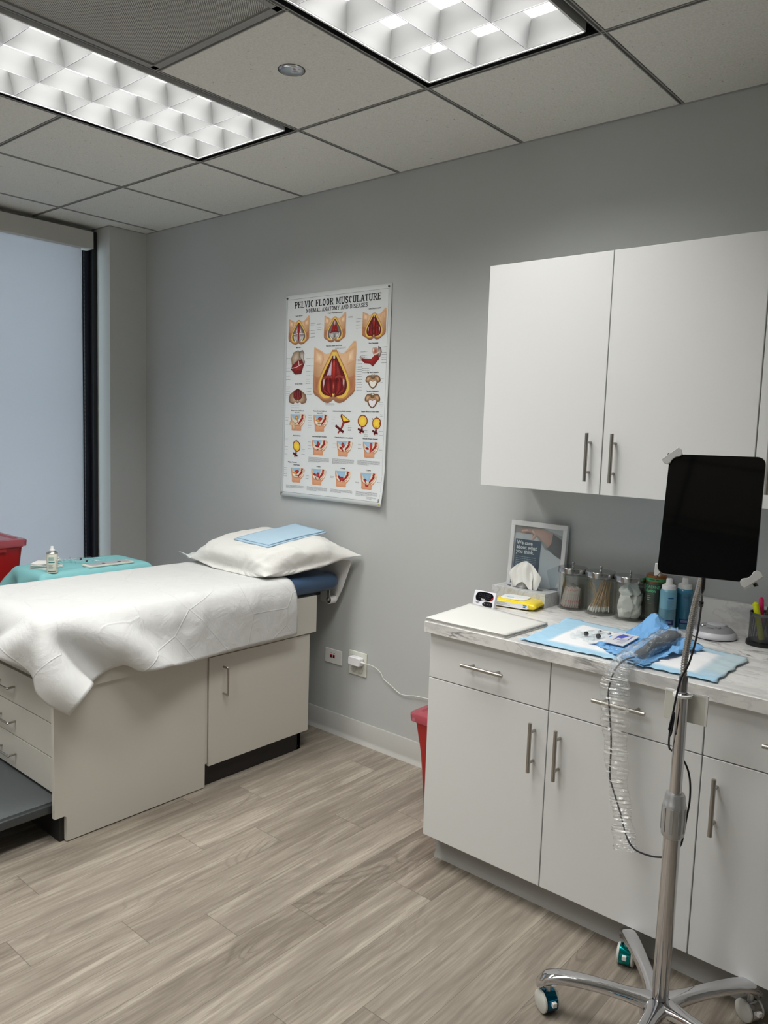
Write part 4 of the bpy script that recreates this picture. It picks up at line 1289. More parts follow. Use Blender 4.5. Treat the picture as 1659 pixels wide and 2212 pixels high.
balloon(508, 576, 576, 663, 0, False); balloon(599, 658, 587, 668, 0, True); balloon(78, 137, 709, 793, .2, True)
m = MB().m(INK)
f = lambda a, b, lay: pmap(369 + a * 97, 575 + b * 91, lay)
m.fan([(.36, .02), (.44, 0), (.98, .34), (.96, .40), (.60, .48), (.50, .42), (.34, .14)], f, (128, 40, 36), (110, 30, 30), 10)
m.fan([(.44, .04), (.92, .33), (.62, .38), (.52, .34)], f, (250, 220, 70), (240, 200, 50), 11)
m.stroke([(.56, .42), (.44, .70), (.20, 1.0)], [.14, .12, .08], f, (158, 50, 44), 12)
m.stroke([(.02, .60), (.56, .94)], .13, f, (92, 24, 26), 13)
m.build('anatomy_drawing', INK, poster, smooth=0)
def pelvis(x0, x1, y0, y1, fill):
    m = MB().m(INK); w, h = x1 - x0, y1 - y0
    f = lambda a, b, lay: pmap(x0 + a * w, y0 + b * h, lay)
    hp = [(.5, .16), (.36, .04), (.16, .06), (.02, .28), (.02, .52), (.16, .58), (.28, .84), (.42, .98), (.5, 1.0), (.58, .98), (.72, .84), (.84, .58), (.98, .52), (.98, .28), (.84, .06), (.64, .04)]
    hp = [(a, b) for a, b, _ in spline([(a, b, 0) for a, b in hp + hp[:1]], 4)[:-1]]
    m.fan(hp, f, (206, 168, 128), (96, 70, 50), 10)
    for s_ in (-1, 1): m.fan([(.5 + s_ * a, b) for a, b in ((.12, .16), (.34, .12), (.44, .32), (.40, .50), (.26, .44))], f, (226, 192, 152), (160, 116, 80), 11)
    m.fan([(.5, .50), (.34, .40), (.26, .56), (.36, .82), (.5, .94), (.64, .82), (.74, .56), (.66, .40)], f, fill, fill, 12)
    m.fan(oval(.5, .22, .12, .10), f, (140, 106, 66), (90, 66, 44), 12)
    m.stroke([(.36, .06), (.44, .0), (.5, .06), (.56, 0), (.64, .06)], .05, f, (150, 116, 80), 13)
    m.stroke([(.34, .40), (.5, .50), (.66, .40)], .03, f, (60, 42, 34), 13)
    return m.build('anatomy_drawing', INK, poster, smooth=0)
pelvis(553, 645, 396, 458, (240, 236, 226)); pelvis(552, 647, 480, 546, (238, 232, 240))
m = MB().m(INK)
f = lambda a, b, lay: pmap(42 + a * 130, 452 + b * 80, lay)
m.fan([(.5, .02), (.30, .16), (.06, .40), (.0, .70), (.06, .90), (.28, .98), (.36, .86), (.5, .92), (.64, .86), (.72, .98), (.94, .90), (1, .70), (.94, .40), (.70, .16)], f, (236, 204, 172), (120, 84, 62), 10)
m.fan(oval(.5, .42, .25, .36), f, (120, 30, 30), (60, 16, 18), 11)
for k in (-2, -1, 0, 1, 2): m.stroke([(.5 + .09 * k, .12), (.5 + .11 * k, .45), (.5 + .04 * k, .74)], .025, f, (168, 60, 50), 12)
m.fan(oval(.5, .78, .05, .05), f, (226, 220, 190), (120, 110, 90), 13)
m.build('anatomy_drawing', INK, poster, smooth=0)
m = MB().m(INK)
f = lambda a, b, lay: pmap(50 + a * 106, 268 + b * 118, lay)
m.fan([(.18, .08), (.50, .0), (.62, .10), (.66, .34), (.40, .56), (.10, .66), (.02, .34)], f, (216, 200, 176), (140, 116, 90), 10)
m.fan([(.56, .06), (.80, .0), (.92, .14), (.86, .3), (.98, .5), (.88, .66), (.70, .40), (.58, .28)], f, (222, 214, 202), (110, 92, 80), 11)
m.fan([(.52, .40), (.78, .38), (.90, .62), (.74, .98), (.34, 1.0), (.02, .78), (.12, .62)], f, (168, 50, 44), (104, 24, 24), 12)
m.stroke([(.06, .74), (.40, .70), (.80, .56)], .03, f, (226, 200, 190), 13); m.stroke([(.54, .44), (.58, .62)], .05, f, (220, 190, 180), 13)
m.stroke([(.20, .96), (.50, .84), (.78, .88)], .02, f, (90, 18, 18), 13)
m.build('anatomy_drawing', INK, poster, smooth=0)
m = MB().m(INK)
f = lambda a, b, lay: pmap(511 + a * 136, 268 + b * 92, lay)
m.fan([(.02, .52), (.20, .58), (.55, .62), (.70, .42), (.92, .40), (.88, .66), (.74, .84), (.62, 1.0), (.48, .86), (.24, .82), (.10, .66)], f, (170, 50, 44), (120, 28, 28), 10)
m.fan(oval(.72, .26, .13, .20), f, (176, 56, 46), (196, 170, 150), 12)
m.fan([(.84, .02), (.96, .10), (1.0, .3), (.94, .52), (.86, .56), (.82, .3)], f, (214, 196, 190), (84, 60, 56), 11)
m.fan(oval(.62, .20, .05, .12), f, (244, 238, 228), (180, 150, 130), 13)
m.fan([(.0, .50), (.06, .46), (.14, .60), (.10, .66)], f, (214, 200, 190), (120, 100, 90), 11)
m.stroke([(.66, .42), (.80, .36), (.88, .30)], .03, f, (240, 230, 224), 14)
m.build('anatomy_drawing', INK, poster, smooth=0)
# publisher's mark in the corner
m = MB().m(INK)
m.fan(oval(670, 963, 6.5, 8.5), lambda a, b, lay: pmap(a, b, lay), (24, 26, 28), (24, 26, 28), 9)
m.stroke([(667, 968), (670, 960), (675, 952)], 2.0, pmap, (226, 230, 230), 10); m.stroke([(664, 960), (669, 963), (673, 969)], 1.6, pmap, (226, 230, 230), 10)
m.build('publisher_mark', INK, poster, smooth=0)
for (x, y, c) in ((17, 14, (96, 96, 98)), (678, 13, (96, 96, 98)), (12, 975, (150, 130, 90)), (682, 978, (206, 190, 120))):
    q = pmap(x, y, 1)
    Mx = Matrix.Translation(q) @ Matrix.Rotation(pi / 2, 4, 'X')
    MB().lathe([(0.0005, 0.0), (0.0048, 0.0), (0.0048, 0.002), (0.003, 0.005), (0.0034, 0.006), (0.0005, 0.0065)], seg=16, M=Mx).build('pushpin', mat('pin_%d' % c[2], c, 0.35, 0.5 if c[0] < 100 else 0.0), poster)

# ------------------------------------------------------------------ wall plates, plug and cord
dp = thing('data_outlet', 'wide white wall plate with two small red sockets, low beside the couch', 'wall plate', (-0.926, -0.003, 0.382))
MB().rbox(-0.982, -0.870, -0.006, -0.0005, 0.346, 0.417, 0.003, axis='y').build('plate', WPLAS, dp, bevel=0.002)
for x in (-0.939, -0.921):
    MB().box(x - 0.0065, x + 0.0065, -0.0072, -0.005, 0.374, 0.390).build('jack', mat('jack_red', (168, 40, 36), 0.4), dp)
    MB().box(x - 0.0045, x + 0.0045, -0.0078, -0.0070, 0.375, 0.386).build('jack_opening', mat('jack_dark', (60, 14, 16), 0.6), dp)
m = MB().m(INK)
for x, w_ in ((-0.941, 4), (-0.923, 9)): m.stroke([(x, 0.397), (x + w_ / 1000, 0.397)], 0.003, lambda a, b, lay: (a, -0.0063, b), (90, 90, 90), 0)
m.build('label_print', INK, dp, smooth=0)
op = thing('power_outlet', 'white double gang mains socket plate holding a white plug adapter', 'power outlet', (-0.764, -0.003, 0.381))
MB().rbox(-0.820, -0.708, -0.006, -0.0005, 0.324, 0.439, 0.003, axis='y').build('plate', mat('outlet_plate', (224, 226, 216), 0.4), op, bevel=0.002)
for gx in (-0.787, -0.745):
    for gz in (0.405, 0.357):
        r_ = MB().lathe([(0.0005, 0), (0.0165, 0), (0.0175, -0.002)], seg=28, M=Matrix.Translation((gx, -0.0082, gz)) @ Matrix.Rotation(-pi / 2, 4, 'X')).build('socket', mat('socket_grey', (206, 208, 204), 0.4), op)
        k = MB()
        for dx in (-0.0065, 0.0065): k.box(gx + dx - 0.001, gx + dx + 0.001, -0.0088, -0.0080, gz - 0.001, gz + 0.0075)
        k.lathe([(0.0004, 0), (0.0024, 0)], seg=12, M=Matrix.Translation((gx, -0.0086, gz - 0.0085)) @ Matrix.Rotation(-pi / 2, 4, 'X'))
        k.build('socket_slots', BLK, r_)
pa = thing('plug_adapter', 'white plug adapter in the upper wall socket with a thin white cord', 'adapter', (-0.757, -0.03, 0.398))
MB().rbox(-0.796, -0.722, -0.040, -0.009, 0.379, 0.420, 0.010, axis='y').build('adapter_body', mat('adapter_white', (236, 236, 240), 0.3), pa, bevel=0.003)
MB().tube([(-0.722, -0.026, 0.401), (-0.708, -0.026, 0.400), (-0.696, -0.026, 0.398)], [0.0055, 0.004, 0.0026], 10).build('strain_relief', WPLAS, pa)
cord = spline([(-0.700, -0.026, 0.400), (-0.672, -0.022, 0.399), (-0.645, -0.014, 0.391), (-0.616, -0.009, 0.372), (-0.597, -0.008, 0.347), (-0.557, -0.008, 0.329), (-0.500, -0.008, 0.303), (-0.459, -0.009, 0.304), (-0.414, -0.010, 0.313), (-0.370, -0.010, 0.317), (-0.30, -0.010, 0.322), (-0.20, -0.010, 0.326), (0.0, -0.009, 0.330), (0.10, -0.009, 0.34)], 6)
MB().tube(cord, 0.0018, 8).build('cord', mat('cord_white', (226, 226, 222), 0.4), pa)

# ------------------------------------------------------------------ red sharps bins
LID = film('lid_clear_red', (232, 150, 160), 0.45, 0.12, body=(206, 110, 122))
def sharps(x0, x1, y0, y1, z0, h, label, taper=0.016):
    t = thing('sharps_bin', label, 'sharps bin', ((x0 + x1) / 2, (y0 + y1) / 2, z0), group=None)
    m = MB(); R = []
    def ring(ins, z, r=0.02):
        pts = []
        a0, a1, c0, c1 = x0 - ins, x1 + ins, y0 - ins, y1 + ins
        for cx, cy, st in ((a1 - r, c1 - r, 0), (a0 + r, c1 - r, 90), (a0 + r, c0 + r, 180), (a1 - r, c0 + r, 270)):
            for k in range(5):
                q = radians(st + 90 * k / 4); pts.append((cx + r * cos(q), cy + r * sin(q), z))
        return [m.vert(p) for p in pts]
    for ins, z in ((-0.004, z0), (0, z0 + 0.006), (taper, z0 + 0.006 + h * 0.60), (2 * taper, z0 + h - 0.03), (2 * taper + 0.004, z0 + h - 0.028), (2 * taper + 0.004, z0 + h - 0.012), (2 * taper, z0 + h - 0.010), (2 * taper, z0 + h)):
        R.append(ring(ins, z))
    n = len(R[0])
    for a, b in zip(R, R[1:]):
        for k in range(n): m.face((a[k], a[(k + 1) % n], b[(k + 1) % n], b[k]))
    m.face(R[0][::-1])
    for k in range(n): pass
    m.face(R[-1])
    m.build('bin_body', RED, t, smooth=40)
    i2 = 2 * taper
    m = MB(); R = []
    for ins, z in ((i2 + 0.016, z0 + h - 0.022), (i2 + 0.018, z0 + h + 0.004), (i2 + 0.014, z0 + h + 0.010), (i2 - 0.010, z0 + h + 0.012), (i2 - 0.016, z0 + h + 0.006), (i2 - 0.03, z0 + h + 0.006)):
        R.append(ring(ins, z, 0.024))
    for a, b in zip(R, R[1:]):
        for k in range(n): m.face((a[k], a[(k + 1) % n], b[(k + 1) % n], b[k]))
    m.face(R[-1])
    ld = m.build('lid', LID, t, smooth=40)
    MB().box((x0 + x1) / 2 - 0.07, (x0 + x1) / 2 + 0.07, (y0 + y1) / 2 - 0.05, (y0 + y1) / 2 + 0.05, z0 + h + 0.0065, z0 + h + 0.012).build('lid_flap', mat('flap_mauve', (150, 120, 134), 0.25), ld)
    MB().box(x0 + 0.05, x1 - 0.05, y0 - i2 - 0.022, y0 - i2 - 0.010, z0 + h - 0.045, z0 + h - 0.032).build('latch', RED, t)
    MB().box(x1 + i2 + 0.001, x1 + i2 + 0.008, y0 + 0.10, y1 - 0.06, z0 + h - 0.045, z0 + h - 0.030).build('latch', RED, t)
    return t
sharps(-0.095, 0.058, -0.341, -0.060, 0.0, 0.40, 'red sharps bin on the floor at the left side of the base cabinets')
s2 = sharps(-2.42, -2.085, -1.42, -1.010, 0.475, 0.425, 'large red sharps bin with a clear lid in front of the window blind', 0.012)
MB().rbox(-2.34, -2.24, -1.28, -1.20, 0.9075, 0.9165, 0.02).build('white_cap', WPLAS, s2)
ct = thing('bin_trolley', 'low steel trolley carrying the large red bin by the window', 'trolley', (-2.25, -1.2, 0))
MB().box(-2.46, -2.05, -1.46, -0.95, 0.45, 0.474).build('trolley_top', ALU, ct, bevel=0.003)
for x in (-2.44, -2.07):
    for y in (-1.44, -0.97): MB().tube([(x, y, 0.0), (x, y, 0.455)], 0.011, 12).build('leg', ALU, ct)
# ------------------------------------------------------------------ instrument stand behind the couch
TX0, TX1, TY0, TY1, TZ = -1.935, -1.640, -1.10, -0.555, 0.800
ts = thing('instrument_stand', 'wheeled tray stand hidden under the teal drape behind the couch', 'tray stand', (-1.84, -0.79, 0))
m = MB().rbox(TX0, TX1, TY0, TY1, TZ - 0.004, TZ, 0.05)
m.build('tray', CHROME, ts)
rim = []
for cx, cy, st in ((TX1 - .05, TY1 - .05, 0), (TX0 + .05, TY1 - .05, 90), (TX0 + .05, TY0 + .05, 180), (TX1 - .05, TY0 + .05, 270)):
    for k in range(6):
        q = radians(st + 90 * k / 5); rim.append((cx + .05 * cos(q), cy + .05 * sin(q), TZ - 0.008))
MB().tube(rim + [rim[0]], 0.005, 8).build('tray_rim', CHROME, ts)
MB().tube([(-1.89, -0.82, 0.02), (-1.89, -0.82, TZ - 0.01)], 0.013, 14).build('pole', CHROME, ts)
MB().box(-1.95, -1.58, -0.83, -0.81, 0.02, 0.045).box(-1.91, -1.89, -1.03, -0.61, 0.02, 0.045).build('base', CHROME, ts)
nu, nv = 58, 40
X = np.zeros((nu, nv, 3)); uu = np.linspace(0, 1, nu)[:, None]; vv = np.linspace(0, 1, nv)[None, :]
X[..., 0] = (TX0 - 0.13) + (TX1 - TX0 + 0.25) * vv + 0 * uu
X[..., 1] = (TY0 - 0.15) + (TY1 - TY0 + 0.28) * uu + 0 * vv
X[..., 2] = TZ + 0.035 + 0.006 * smooth_noise(nu, nv, 7, 5, 9)
colt = col_rbox(((TX0 + TX1) / 2, (TY0 + TY1) / 2, TZ - 0.06), ((TX1 - TX0) / 2 + 0.004, (TY1 - TY0) / 2 + 0.004, 0.067), 0.020, 0.003)
colb = col_rbox((-1.18, -0.7725, 0.40), (0.352, 0.735, 0.43), 0.02, 0.006)
TD = cloth(X, [], chain(colt, colb), steps=90, iters=18, g=3.0, damp=0.95, bend=0.40)
o = MB().grid(TD.tolist()).build('teal_drape', TEAL, smooth=80, subsurf=1, solid=0.0008, origin=(-1.84, -0.79, TZ))
tag(o, 'teal surgical drape covering the instrument tray behind the couch', 'drape')
zt = TZ + 0.0112
# small spray can
sc_ = thing('spray_can', 'small white and teal spray can with a white nozzle standing on the teal drape', 'spray can', (-1.665, -1.040, zt))
c = (-1.665, -1.040, zt)
can = MB().lathe([(0.0215, 0.0), (0.0235, 0.002), (0.0235, 0.084), (0.0225, 0.086)], c, 36).build('can_body', mat('can_label', (220, 222, 206), 0.3, coat=0.2), sc_)
fa = math.atan2(-1.676, 3.407) 
def wrapcyl(cx, cy, cz, r, ang0):
    return lambda a, b, lay=0: (cx + (r + 0.0002 + 0.00005 * lay) * cos(ang0 + a / r), cy + (r + 0.0002 + 0.00005 * lay) * sin(ang0 + a / r), cz + b)
def band(m, f, a0, a1, b0, b1, col, lay=0, n=14):
    for k in range(n):
        x0 = a0 + (a1 - a0) * k / n; x1 = a0 + (a1 - a0) * (k + 1) / n
        i = [m.vert(f(x, b, lay), rgb(*col)) for x, b in ((x0, b0), (x1, b0), (x1, b1), (x0, b1))]
        m.face(i)
m = MB().m(INK); f = wrapcyl(*c, 0.0235, math.atan2(-2.69 + 1.040, 1.672 + 1.665))
band(m, f, -.016, .010, .046, .050, (20, 120, 124), 1); band(m, f, -.020, .016, .006, .011, (20, 120, 124), 1); band(m, f, -.016, .008, .056, .072, (164, 196, 190), 1)
for k, w_ in enumerate((18, 20, 16, 19)): band(m, f, -.016, -.016 + w_ / 1000, .022 + k * .0045, .0235 + k * .0045, (110, 140, 140), 1)
for k in range(7): band(m, f, .018, .026, .02 + k * .006, .0212 + k * .006, (120, 120, 110), 1)
m.build('label_print', INK, can, smooth=0)
MB().lathe([(0.0235, 0.0), (0.0245, 0.002), (0.0235, 0.0045), (0.017, 0.010), (0.013, 0.012)], (c[0], c[1], c[2] + 0.084), 36).build('can_shoulder', ALU, sc_)
MB().lathe([(0.0115, 0.0), (0.0115, 0.006), (0.0075, 0.011), (0.0065, 0.020), (0.005, 0.0215)], (c[0], c[1], c[2] + 0.096), 24).build('nozzle', WPLAS, sc_)
# gauze stack
rs = np.random.RandomState(8)
for k in range(5):
    n = 10; A = np.zeros((n, n, 3)); a_ = 0.3 + 0.12 * k + rs.rand() * .2; nz = smooth_noise(n, n, 3, 3, 40 + k)
    for i in range(n):
        for j in range(n):
            u, v = (i / 9 - .5) * 0.105, (j / 9 - .5) * 0.10
            A[i, j] = (-1.785 + u * cos(a_) - v * sin(a_) + 0.006 * (k % 2), -1.010 + u * sin(a_) + v * cos(a_), zt + 0.002 + 0.0052 * k + 0.003 * abs(nz[i, j]) * k / 3 + (0.022 * max(0, (i / 9 - .62)) * max(0, 1 - abs(j / 9 - .6) * 2) * (k > 2) * 3))
    o = MB().grid(A.tolist()).build('gauze_pad', COTTON, smooth=80, solid=0.004, subsurf=1, origin=(-1.785, -1.010, zt))
    tag(o, 'white square gauze pad in the loose stack beside the spray can', 'gauze', 'gauze pads stacked on the teal drape')
def syringe(loc, rz, label, L=0.085, r=0.0075, filled=0.5, ink=(60, 64, 72), group=None, needle=True):
    t = thing('syringe', label, 'syringe', loc, rz, group)
    bx = base_of(t)
    X_ = lambda m: m
    Mx = Matrix.Translation(bx) @ Matrix.Rotation(pi / 2, 4, 'Y')
    MB().lathe([(r * 1.7, -0.002), (r * 1.7, 0.0), (r, 0.0), (r, L), (r * .35, L + .004), (r * .3, L + 0.012)], seg=20, M=Mx).build('barrel', CLEAR, t)
    MB().lathe([(0.0004, L * filled), (r * .86, L * filled), (r * .86, L * filled + .007), (r * .3, L * filled + .010)], seg=16, M=Mx).build('stopper', BLACKP, t)
    MB().lathe([(r * 1.35, -L * (1 - filled) * .55 - .002), (r * 1.35, -L * (1 - filled) * .55), (r * .32, -L * (1 - filled) * .55), (r * .32, L * filled)], seg=14, M=Mx).build('plunger', CLEAR, t)
    if needle: MB().lathe([(r * .45, L + .010), (r * .4, L + .02), (0.0006, L + .021), (0.0006, L + .055)], seg=10, M=Mx).build('needle', ALU, t)
    m = MB().m(INK)
    for k in range(9):
        q0 = wrapcyl(0, 0, 0, r, 0)
        x = L * (.12 + .08 * k)
        pts = []
        for s_ in range(5):
            a = radians(50 + s_ * (14 if k % 2 else 22)); pts.append((bx.x + x, bx.y + (r + .0002) * cos(a) * -1, bx.z + (r + .0002) * sin(a)))
        for p, q in zip(pts, pts[1:]):
            i = [m.vert(z, rgb(*ink)) for z in (p, q, (q[0] + .0009, q[1], q[2]), (p[0] + .0009, p[1], p[2]))]; m.face(i)
    m.build('graduations', INK, t, smooth=0)
    return t
syringe((-1.850, -0.86, zt + 0.014), 1.30, 'larger clear syringe lying on the teal drape at the back', 0.095, 0.0075, 0.45)
syringe((-1.800, -0.86, zt + 0.012), 1.22, 'slim clear syringe lying on the teal drape nearer the flat white pack', 0.075, 0.006, 0.6)
pk = MB().box(-1.725, -1.655, -0.87, -0.640, zt + 0.001, zt + 0.009, M=None).build('flat_pack', mat('pack_paper', (226, 226, 214), 0.6), bevel=0.002, origin=(-1.69, -0.75, zt))
tag(pk, 'flat white paper pack with small dark marks lying on the teal drape', 'pack')
MB().box(-1.721, -1.660, -0.855, -0.650, zt + 0.0092, zt + 0.0096).build('pack_film', mat('pack_film_grey', (188, 190, 196), 0.3), pk)
m = MB().m(INK)
for y in (-0.78, -0.70):
    m.fan(oval(-1.690, y, .012, .008, n=8), lambda a, b, lay: (a, b, zt + 0.0099), (40, 40, 44), (50, 50, 54))
m.build('pack_print', INK, pk, smooth=0)
# ------------------------------------------------------------------ things on the worktop
# stack of folded paper sheets
quadP = [(0.108, -0.636), (0.418, -0.633), (0.428, -0.392), (0.086, -0.345)]
rs = np.random.RandomState(4)
for k in range(4):
    n1, n2 = 16, 14; A = np.zeros((n1, n2, 3)); nz = smooth_noise(n1, n2, 3, 2, 60 + k)
    off = (0.006 * rs.rand() - 0.003, 0.005 * rs.rand())
    for i in range(n1):
        for j in range(n2):
            u, v = i / (n1 - 1), j / (n2 - 1)
            x = (1 - u) * (1 - v) * quadP[0][0] + u * (1 - v) * quadP[1][0] + u * v * quadP[2][0] + (1 - u) * v * quadP[3][0] + off[0]
            y = (1 - u) * (1 - v) * quadP[0][1] + u * (1 - v) * quadP[1][1] + u * v * quadP[2][1] + (1 - u) * v * quadP[3][1] + off[1]
            A[i, j] = (x, y, ZT + 0.0015 + 0.0032 * k + 0.0008 * nz[i, j] * k / 3 + (0.003 * max(0, v - 0.85) / .15 * (1 - u) * (k / 3)))
    o = MB().grid(A.tolist()).build('folded_paper', PAPERW, smooth=80, solid=0.0026, origin=(0.26, -0.5, ZT))
    tag(o, 'white folded paper drape in the flat stack at the left end of the worktop', 'paper', 'folded white papers stacked on the worktop')

# timer
tm = thing('timer', 'small white digital timer with a black oval display leaning beside the yellow wipes', 'timer', (0.128, -0.30, ZT), 0)
Mt = Matrix.Translation((0.131, -0.322, ZT)) @ Matrix.Rotation(radians(-2), 4, 'Z') @ Matrix.Rotation(radians(-14), 4, 'X')
MB().rbox(-0.047, 0.047, -0.006, 0.008, 0.0, 0.060, 0.006, axis='y', M=Mt).build('timer_case', mat('timer_white', (238, 238, 246), 0.35), tm, bevel=0.0015)
MB().box(-0.02, 0.02, 0.008, 0.030, 0.001, 0.003, M=Mt).build('timer_stand', WPLAS, tm)
pts = spline([(-0.038, 0.038, 0), (-0.030, 0.052, 0), (-0.01, 0.0565, 0), (0.026, 0.0555, 0), (0.038, 0.047, 0), (0.037, 0.032, 0), (0.022, 0.027, 0), (0.0, 0.0275, 0), (-0.018, 0.022, 0), (-0.033, 0.025, 0), (-0.038, 0.038, 0)], 4)
sc2 = MB().prism([(a, b) for a, b, _ in pts[:-1]], -0.0068, -0.0058, 'y', M=Mt).build('display', mat('display_black', (10, 10, 14), 0.15), tm)
fT = lambda a, b, lay: tuple(Mt @ Vector((a, -0.0070 - 0.0001 * lay, b)))
m = MB().m(INK)
for k in range(4):
    x = -0.022 + k * 0.0125 + (0.003 if k > 1 else 0)
    for a in ((x, .034, x, .050), (x + .008, .034, x + .008, .050)): m.stroke([(a[0], a[1]), (a[2], a[3])], .0014, fT, (46, 48, 56), 1)
    for b_ in (.034, .042, .050): m.stroke([(x, b_), (x + .008, b_)], .0014, fT, (46, 48, 56), 1)
m.stroke([(.031, .031), (.037, .040)], .005, fT, (190, 40, 34), 2)
for k in range(5): m.stroke([(-.012 + k * .0034, .0305), (-.0096 + k * .0034, .0305)], .0034, fT, (220, 220, 224), 2)
m.stroke([(-.036, .018), (-.016, .018)], .0014, fT, (60, 60, 70), 1); m.stroke([(-.030, .0145), (-.020, .0145)], .0012, fT, (60, 60, 70), 1)
m.build('display_print', INK, sc2, smooth=0)
pts = spline([(-0.004, 0.014, 0), (0.008, 0.023, 0), (0.030, 0.024, 0), (0.038, 0.020, 0), (0.038, 0.007, 0), (0.015, 0.006, 0), (0.0, 0.008, 0), (-0.004, 0.014, 0)], 4)
b1 = MB().prism([(a, b) for a, b, _ in pts[:-1]], -0.0072, -0.0058, 'y', M=Mt).build('button_panel', BLACKP, tm)
m = MB().m(INK)
for x in (.006, .018, .030): m.fan(oval(x, .015, .0026, .002, n=10), fT, (150, 150, 156), (120, 120, 126), 4)
m.build('button_marks', INK, b1, smooth=0)

# pack of wipes
wp = thing('wipes_pack', 'yellow packet of wet wipes with a white lid in front of the tissue box', 'wipes', (0.205, -0.2, ZT))
nu, nv = 30, 22; A = np.zeros((nu, nv, 3)); nz = smooth_noise(nu, nv, 8, 5, 21)
Mw = Matrix.Translation((0.205, -0.205, ZT + 0.0155)) @ Matrix.Rotation(radians(9), 4, 'Z')
for i in range(nu):
    for j in range(nv):
        u = -1 + 2 * i / (nu - 1); th = 2 * pi * j / nv
        e = max(0.0, (1 - abs(u) ** 6)) ** 0.5
        sx_, sy_ = cos(th), sin(th)
        q = (abs(sx_) ** 4 + abs(sy_) ** 4) ** -0.25
        y = 0.052 * sx_ * q * (0.92 + .08 * e); z = (0.0155 * e + 0.0006) * sy_ * q + 0.0015 * nz[i, j] * e
        p = Mw @ Vector((u * 0.088, y, z)); A[i, j] = p
MB().grid(A.tolist(), closed_v=True).build('wrapper', mat('wipes_yellow', (240, 214, 40), 0.25, coat=0.3), wp, smooth=60, subsurf=1)
MB().rbox(-0.060, 0.040, -0.036, 0.036, 0.0150, 0.0195, 0.018, M=Mw).build('lid', mat('lid_white', (236, 238, 238), 0.35), wp, bevel=0.001)
fW = lambda a, b, lay: tuple(Mw @ Vector((a, -0.0535 - 0.0001 * lay, b)))
m = MB().m(INK)
m.fan([(-.072, -.010), (.055, -.010), (.062, -.004), (.058, .007), (-.072, .008)], fW, (232, 234, 236), (226, 228, 230), 1)
for k in range(3): m.stroke([(-.068, .004 - .004 * k), (-.03 + .01 * k, .004 - .004 * k)], .0012, fW, (150, 150, 150), 2)
m.stroke([(.040, .003), (.054, .003)], .004, fW, (40, 130, 200), 2); m.stroke([(.040, -.003), (.050, -.003)], .003, fW, (50, 60, 90), 2)
m.build('label', INK, wp, smooth=0)
fW2 = lambda a, b, lay: tuple(Mw @ Vector((a, b, 0.0197 + 0.0001 * lay)))
m = MB().m(INK); m.stroke([(-.036, -.018), (-.012, -.012)], .006, fW2, (60, 160, 210), 1); m.build('lid_print', INK, wp, smooth=0)

# tissue box
tx = thing('tissue_box', 'grey white marbled tissue box with a tissue standing up, in front of the picture frame', 'tissue box', (0.178, -0.095, ZT))
tb_mat = mat('tissue_card', (206, 208, 210), 0.5)
def tissue_card():
    m = bpy.data.materials.new('tissue_card_print'); m.use_nodes = True; nt = m.node_tree; b = nt.nodes['Principled BSDF']
    tc = nt.nodes.new('ShaderNodeTexCoord'); n = N(nt, 'ShaderNodeTexNoise', Scale=22.0, Detail=4.0, Distortion=1.5); nt.links.new(tc.outputs['Object'], n.inputs['Vector'])
    nt.links.new(ramp(nt, n.outputs['Fac'], [(0.4, rgb(208, 210, 214)), (0.5, rgb(186, 188, 188)), (0.58, rgb(206, 208, 208))]), b.inputs['Base Color']); b.inputs['Roughness'].default_value = 0.45
    return m
Mx = Matrix.Translation((0.174, -0.109, ZT)) @ Matrix.Rotation(radians(-2), 4, 'Z')
bx = MB().box(-0.117, 0.117, -0.047, 0.047, 0.0, 0.052, M=Mx).build('box', tissue_card(), tx, bevel=0.001)
MB().prism(oval(0, 0, 0.078, 0.020, n=30), 0.0521, 0.0526, 'z', M=Mx).build('slot', mat('slot_dark', (96, 96, 98), 0.8), bx)
nu, nv = 26, 40; A = np.zeros((nu, nv, 3))
for i in range(nu):
    for j in range(nv):
        a, b_ = i / (nu - 1), j / (nv - 1)
        t = -1 + 2 * b_
        w_ = 0.052 + 0.020 * sin(pi * a * .75) - 0.026 * max(0, a - .68) / .32
        x = t * w_
        fold = 0.012 * sin(t * 4.2 + a * 1.8 + .6) * (0.35 + .65 * (1 - a)) + 0.004 * sin(t * 8.3 - a * 4)
        hump = 0.102 * (1 - .40 * abs(t) ** 2.6)
        z = 0.050 + hump * sin(a * pi / 2) ** 1.1
        y = fold * (1 - .2 * a) - 0.004 + 0.012 * a * a
        A[i, j] = Mx @ Vector((x + 0.004 - 0.008 * a, y, z))
TISS = mat('tissue_paper', (238, 238, 234), 0.85, spec=0.1)
MB().grid(A.tolist()).build('tissue', TISS, tx, smooth=80, subsurf=1, solid=0.0006)
B = A.copy()
for i in range(nu):
    for j in range(nv):
        a, b_ = i / (nu - 1), j / (nv - 1); t = -1 + 2 * b_
        s_ = a
        drop = 0.075 * s_ ** 1.3 * (1 + .35 * abs(t))
        top = A[nu - 1, j]
        B[i, j] = (top[0] + t * 0.012 * s_, top[1] - 0.016 * sin(min(1, s_ * 2.2) * pi / 2) - 0.010 * s_ - 0.008 * sin(t * 5.2 + 1.5 + s_) * s_ - 0.003 * sin(t * 9 - s_ * 3) * s_, top[2] - drop)
MB().grid(B.tolist()).build('tissue_fold', TISS, tx, smooth=80, subsurf=1, solid=0.0006)

